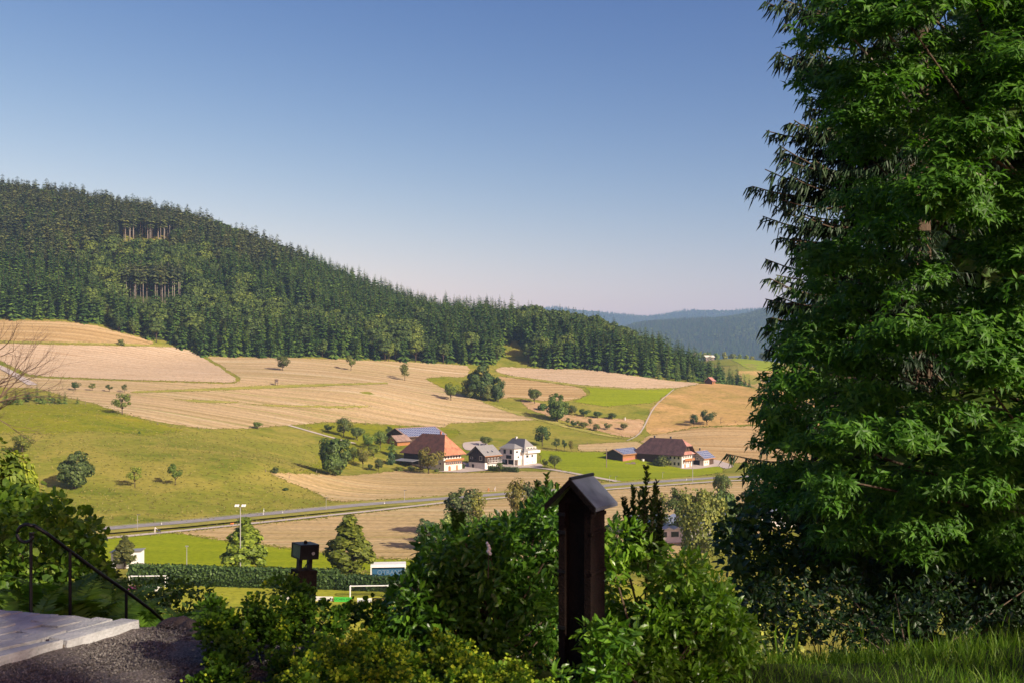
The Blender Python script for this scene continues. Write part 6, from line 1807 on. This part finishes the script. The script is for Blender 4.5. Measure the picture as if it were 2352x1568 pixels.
def limb(ch, p, d, L, r, k, g, drift=(0, 0, .05), sp=.45):
    pts = [p]; q = p
    for i in range(5):
        d = (d + Vector((g.gauss(0, .09), g.gauss(0, .09), g.gauss(0, .09))) + Vector(drift)).normalized(); q = q + d * (L / 5); pts.append(q)
    ch.append(tube([tuple(a) for a in pts], np.linspace(r, r * .45, 6), 6 if k > 2 else 3) + (0,))
    if k == 0: return
    for j in range(4 if k > 1 else 3):
        b = pts[2 + j % 4] if j else q
        limb(ch, b, (d + Vector((g.gauss(0, sp), g.gauss(0, sp), g.gauss(.05, sp)))).normalized(), L * g.uniform(.42, .68), r * .45, k - 1, g, drift, sp)


x, y = (-150 - CX) / F * 22, 22.0; zg = float(H(x, y))
bt = empty('bare_tree', (x, y, zg), 0, 'bare dead branches reaching in from the left picture edge', 'tree')
MB().tube([(0, 0, -.3), (.2, 0, 4), (.35, 0, -zg - .9)], [.16, .13, .1], 8).obj('trunk', M['bark'], bt)
g = random.Random(5)
for (u0, v0, u1, v1, L) in ((-110, 1000, 60, 900, 1.5), (-120, 960, 30, 830, 1.4), (-110, 1010, 40, 965, 1.1), (-100, 900, 0, 780, 1.2), (-115, 980, 80, 860, 1.5)):
    a, b = P(u0, v0, 22), P(u1, v1, 22); ch = []; d = Vector(b - a).normalized()
    limb(ch, Vector((a[0] - x, 0, a[2] - zg)), d, L, .032, 4, g, (.02, 0, .03), .42)
    obj('branch', make_mesh('branch', ch, M['twig']), bt)

# ---------------------------------------------------------------- sweet chestnut at the right
ROOT = A([8.1, 14.0, float(H(8.1, 14.0))])
ch_ = empty('chestnut_tree', ROOT, 0, 'tall sweet chestnut with long bright leaves filling the right side', 'tree')
K = 450
ku = R.uniform(1765, 2640, K); kv = R.uniform(-220, 1290, K)
left = np.interp(kv, [-400, 0, 250, 400, 600, 800, 1000, 1200, 1400], [1815, 1830, 1905, 1995, 1885, 1810, 1775, 1770, 1820])
kd = 11.0 + 3.4 * R.uniform(0, 1, K) ** 1.3 + 2.2 * np.clip((left + 140 - ku) / 140, 0, 1) + 1.2 * np.clip((kv - 1000) / 250, 0, 1)
ok = ku > left + 20
ku, kv, kd = ku[ok], kv[ok], kd[ok]; K = len(ku)
cc = np.c_[(ku - CX) / F * kd, kd, (HZ - kv) / F * kd]
dv = unit(np.c_[(ku - 2250) / 500, -np.ones(K) * .8, (700 - kv) / 1400 + .2])
cr = R.uniform(.32, .72, K)
NR = 24500
idx = R.choice(K, NR, p=cr ** 2 / (cr ** 2).sum()); d2 = rdir(NR); d2[:, 2] = abs(d2[:, 2]) * .8 - .25; d2 = unit(d2 + (dv[idx] * .8))
O = cc[idx] + d2 * (cr[idx] * R.uniform(.35, 1.05, NR))[:, None] * A([1, 1, .7])
ax = unit(d2 * .6 + A([0, -.15, .55]) + R.normal(size=(NR, 3)) * .3)
a1 = unit(np.cross(ax, rdir(NR))); a2 = np.cross(ax, a1)
k = 6; ang = (np.arange(k)[None] / k * 6.28 + R.uniform(0, 6.28, (NR, 1)) + R.normal(size=(NR, k)) * .2)
X = (np.cos(ang)[..., None] * a1[:, None] + np.sin(ang)[..., None] * a2[:, None]) + ax[:, None] * R.uniform(-.1, .55, (NR, k, 1)) + A([0, 0, -.28])
X = X.reshape(-1, 3); OO = np.repeat(O, k, 0) - np.repeat(ax, k, 0) * np.tile(np.linspace(0, .06, k), NR)[:, None]
X, Yv, Zv = frame(X, np.repeat(ax, k, 0) + R.normal(size=X.shape) * .15)
s = R.uniform(.085, .165, len(X))
lit = np.argsort(OO[:, 1] + R.uniform(0, 1.5, len(OO)) + 6 * ((OO[:, 0] / OO[:, 1]) > .52))[:300]
mk = np.ones(len(X), bool); mk[lit] = False
leaf_objects(ch_, DIA_T, DIA_F, 'chestnut_leaf', OO[lit] - ROOT, X[lit], Yv[lit], Zv[lit], s[lit])
o = obj('foliage', make_mesh('foliage', [stamp(DIA_T, DIA_F, OO[mk] - ROOT, X[mk], Yv[mk], Zv[mk], s[mk]) + (0,)], M['chestnut_leaf']), ch_); o['kind'] = 'stuff'
MB().tube([(0, 0, -.5), (.05, .1, 2.5), (-.1, 0, 5.5), (-.2, 0, 9)], [.34, .28, .2, .08], 9).obj('trunk', M['bark'], ch_, None, True)
for i in R.permutation(K)[:34]:
    t = cc[i] - ROOT; b = A([0, 0, max(.8, t[2] * .75)]); mid = (b + t) / 2 + A([0, 0, -.2]) + R.normal(size=3) * .15
    MB().tube([b, mid, t], [.035, .025, .01], 5).obj('branch', M['bark_pale' if i % 6 == 0 else 'bark'], ch_, None, True)

# ---------------------------------------------------------------- spruce behind the chestnut
SX, SY = (2110 - CX) / F * 19.0, 19.0; SZ = float(H(SX, SY))
sprc = empty('near_spruce', (SX, SY, SZ), 0, 'dark spruce with drooping twigs behind the chestnut', 'tree')
MB().tube([(0, 0, -.5), (0, 0, 8), (0, 0, 19)], [.3, .24, .1], 9).obj('trunk', M['bark'], sprc)
TW_T = [(0, .5, .5), (0, -.5, .5), (0, 0, -.6), (.55, .62, .5), (.55, -.62, .5), (.55, 0, -.7), (1, 0, 0)]
TW_F = [(0, 1, 4, 3), (1, 2, 5, 4), (2, 0, 3, 5), (3, 4, 6, 6), (4, 5, 6, 6), (5, 3, 6, 6)]
TW_F3 = [(0, 1, 4), (0, 4, 3), (1, 2, 5), (1, 5, 4), (2, 0, 3), (2, 3, 5), (3, 4, 6), (4, 5, 6), (5, 3, 6)]


def spruce_branch(tip, z0, tw=46, dn=1.0):
    """main axis from the trunk to the tip, drooping twigs along it"""
    tip = A(tip, float); L = np.linalg.norm(tip[:2]); n = 10; t = np.linspace(0, 1, n)
    path = np.c_[tip[0] * t, tip[1] * t, z0 + (tip[2] - z0) * t - .32 * L * np.sin(t * math.pi) * .35 + .12 * t ** 4]
    O, X, S_, Wd = [], [], [], []
    side = A([-tip[1], tip[0], 0]) / max(L, .1); fw = A([tip[0], tip[1], 0]) / max(L, .1)
    for j in range(tw):
        a = R.uniform(.12, 1.0); p = A([np.interp(a, t, path[:, q]) for q in range(3)])
        sg = R.choice([-1, 1]); sl = R.uniform(.15, .75) * (1.15 - a) * min(1, L / 2) + .06
        q_ = p + side * sg * sl + fw * sl * .5 + A([0, 0, -.12 * sl])
        m_ = max(3, int(sl / .07))
        O.append(p); X.append(q_ - p); S_.append(np.linalg.norm(q_ - p) * 1.05); Wd.append(.02)
        for i in range(m_):
            f_ = (i + .6) / m_; b = p + (q_ - p) * f_; dr = R.uniform(.12, .34) * dn
            O.append(b); X.append(A([0, 0, -1.0]) + fw * R.uniform(-.1, .9) + side * sg * R.uniform(-.3, .8)); S_.append(dr * R.uniform(.45, 1.1)); Wd.append(R.uniform(.015, .024))
    for j in range(22):
        a = R.uniform(.3, 1.0); p = A([np.interp(a, t, path[:, q]) for q in range(3)])
        O.append(p); X.append(A([0, 0, -.9]) + fw * R.uniform(.1, .9) + R.normal(size=3) * .2); S_.append(R.uniform(.12, .34) * dn); Wd.append(R.uniform(.015, .024))
    O, X, S_, Wd = A(O), unit(A(X)), A(S_), A(Wd)
    Xf, Yv, Zv = frame(X, rdir(len(X)))
    k_ = (Wd / S_)[:, None]
    V, Fc = stamp(TW_T, TW_F3, O, Xf, Yv * k_, Zv * k_, S_)
    return [tube(path, np.linspace(.035, .01, n), 5) + (0,), (V, Fc, 1)]


tips = [(1755, 20), (1785, 135), (1800, 70), (1845, 235), (1850, 262), (1835, 300), (1760, 316), (1790, 350), (1757, 404), (1780, 440), (1728, 443), (1752, 512), (1790, 560), (1758, 610), (1768, 655), (1758, 702), (1772, 745), (1766, 765), (1755, 815), (1780, 860), (1736, 925), (1770, 985), (1760, 1040), (1668, 1056), (1715, 1110), (1690, 1170), (1740, 1215), (1810, -60), (1820, 30), (1830, 180), (1800, 380), (1800, 480), (1810, 580), (1700, 1230)]
tips = tips + [(u + R.uniform(10, 75), v + R.uniform(-50, 50)) for u, v in tips for _ in range(2) if v < 1100]
for u, v in tips:
    tp = P(u, v, 18.4 + R.uniform(-.6, .4)) - A([SX, SY, SZ])
    c_ = spruce_branch(tp, tp[2] + R.uniform(.0, 1.0), 44, R.uniform(.8, 1.35))
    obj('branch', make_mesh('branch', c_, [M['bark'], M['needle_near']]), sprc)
ch = []
for i in range(150):
    zz = R.uniform(1.5, 18); a = R.uniform(0, 6.28) if i < 50 else R.uniform(2.2, 4.4); L = (2.75 - .05 * zz) * R.uniform(.5, .95)
    if math.cos(a) < -.55: L *= R.uniform(.62, .88)
    ch += [(V_, F_, m_) for V_, F_, m_ in spruce_branch((math.cos(a) * L, math.sin(a) * L, zz - R.uniform(.2, 1.1)), zz, 26, 1.2)]
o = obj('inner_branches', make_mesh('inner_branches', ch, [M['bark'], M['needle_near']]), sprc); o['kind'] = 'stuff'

# ---------------------------------------------------------------- undergrowth below the chestnut
rows = []
top = lambda u: np.interp(u, [1660, 1700, 1760, 1850, 2000, 2400], [1230, 1170, 1130, 1120, 1150, 1180])
for i in range(150):
    u = R.uniform(1670, 2420); tv = top(u); rows.append((u, tv + 20 + R.uniform(0, 1) ** 1.3 * (1430 - tv), R.uniform(13.2, 16.5), R.uniform(28, 52)))
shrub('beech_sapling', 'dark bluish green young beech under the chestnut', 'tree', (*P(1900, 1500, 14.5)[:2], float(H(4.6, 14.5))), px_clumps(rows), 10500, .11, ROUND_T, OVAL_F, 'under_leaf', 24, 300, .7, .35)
rows = []
for i in range(70):
    rows.append((R.uniform(1730, 2450), R.uniform(1340, 1490), R.uniform(7.8, 10.5), R.uniform(26, 46)))
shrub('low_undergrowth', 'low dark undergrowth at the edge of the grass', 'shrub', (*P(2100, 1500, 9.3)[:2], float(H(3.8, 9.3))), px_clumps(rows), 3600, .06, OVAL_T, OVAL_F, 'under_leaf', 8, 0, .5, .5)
for i, (u, d, h, r, c, t) in enumerate(((2250, 26, 17, 4.5, DG, 'dark tree filling the gap behind the chestnut'), (2480, 22, 15, 4.2, DG, 'dark tree at the right picture edge behind the chestnut'), (2080, 30, 12, 3.4, DG, 'lower dark tree behind the near spruce'), (2330, 17, 5.0, 3.0, DG, 'bushy dark tree under the chestnut crown'))):
    x = (u - CX) / F * d; e = empty('backdrop_tree', (x, d, float(H(x, d))), i, t, 'tree', 'trees behind the chestnut'); e.scale = (r / 2.4, r / 2.4, h / 8)
    cr_, tk_ = pm, pt_; c_ = obj('crown', cr_, e); c_.color = (.7, .9, .6, 1); obj('trunk', tk_, e)

# grass at the lower right
n = 26000
O = np.c_[R.uniform(.9, 6.2, n), R.uniform(4.5, 8.6, n), np.zeros(n)]; O[:, 2] = H(O[:, 0], O[:, 1]) - .01
pt2 = np.sin(O[:, 0] * 3) + np.sin(O[:, 1] * 4 + 1) + R.normal(size=n) * .6
X = unit(np.c_[R.normal(size=n) * .35, R.normal(size=n) * .35, np.ones(n)]); X, Yv, Zv = frame(X, rdir(n) * A([1, 1, .1]))
BL_T = [(0, -.022, 0), (0, .022, 0), (.5, .02, .03), (.5, -.02, .03), (1, 0, .16)]
V, Fc = stamp(BL_T, [(0, 1, 2), (0, 2, 3), (3, 2, 4)], O, X, Yv, Zv, R.uniform(.08, .15, n) * np.clip(.9 + .18 * pt2, .7, 1.4))
tag(obj('grass', make_mesh('grass', [(V, Fc, 0)], M['grass_blade'])), 'bright green grass at the lower right corner', kind='stuff')
n = 34
O = np.c_[R.uniform(1.8, 4.5, n), R.uniform(6.0, 8.4, n), np.zeros(n)]; O[:, 2] = H(O[:, 0], O[:, 1])
X, Yv, Zv = frame(unit(np.c_[R.normal(size=n) * .2, R.normal(size=n) * .2, np.ones(n)]), rdir(n) * A([1, 1, .1]))
V, Fc = stamp([(0, -.008, 0), (0, .008, 0), (.5, .008, .03), (.5, -.008, .03), (.75, .025, .06), (.75, -.025, .06), (1, 0, .14)], [(0, 1, 2), (0, 2, 3), (3, 2, 4), (3, 4, 5), (5, 4, 6)], O, X, Yv, Zv, R.uniform(.2, .42, n))
tag(obj('tall_grass', make_mesh('tall_grass', [(V, Fc, 0)], M['grass_blade'])), 'tall seeding grass stalks at the edge of the shade', kind='stuff')

# ---------------------------------------------------------------- unseen trees added behind the viewpoint to shade the garden
bm_, bt_ = proto('shade_tree', broad(18, 6.0, 1900, 95, .5, lo=.16, clumps=70, tr=.35, spread=.28), 'crown')
om_, ot_ = proto('shade_tree_open', broad(18, 6.0, 640, 96, .5, lo=.16, clumps=40, tr=.3, spread=.24), 'crown')  # crown thinned so that dappled sun reaches the terrace
for i, (x, y, sxy, sz) in enumerate(((22.0, -11.2, .85, 1.45), (29.0, -5.0, 1.15, .86), (17.0, -16.0, 1.1, 1.5), (35, 3.0, 1.1, .9), (44, -14, 1.0, 1.0), (6.0, -30.0, 1.2, 1.6))):
    e = empty('shade_tree', (x, y, -1.8), i * 1.3, ('added unseen tree behind the viewpoint, thinned to dapple the garden', 'added unseen tree shading the lower chestnut', 'added unseen tree thinned to dapple the terrace and gravel', 'added unseen shade tree right of the chestnut', 'added unseen tree in the second row of shade trees', 'added unseen tree furthest back among the shade trees')[i], 'tree', 'added shade trees behind the viewpoint')
    e.scale = (sxy, sxy, sz); c_ = obj('crown', om_ if i in (0, 2) else bm_, e); c_.color = (.8, .9, .7, 1); obj('trunk', ot_ if i in (0, 2) else bt_, e)

# ---------------------------------------------------------------- haze
m, nt, out = new_mat('haze')
vol = nt.nodes.new('ShaderNodeVolumePrincipled')
vol.inputs['Color'].default_value = (.37, .59, 1.0, 1)
vol.inputs['Density'].default_value = 0.00008
vol.inputs['Anisotropy'].default_value = 0.0
nt.links.new(vol.outputs[0], out.inputs['Volume'])
hz = MB().box(-14500, 14500, -300, 11200, -140, 640).obj('haze', m)
tag(hz, 'thin summer haze filling the valley', kind='stuff')
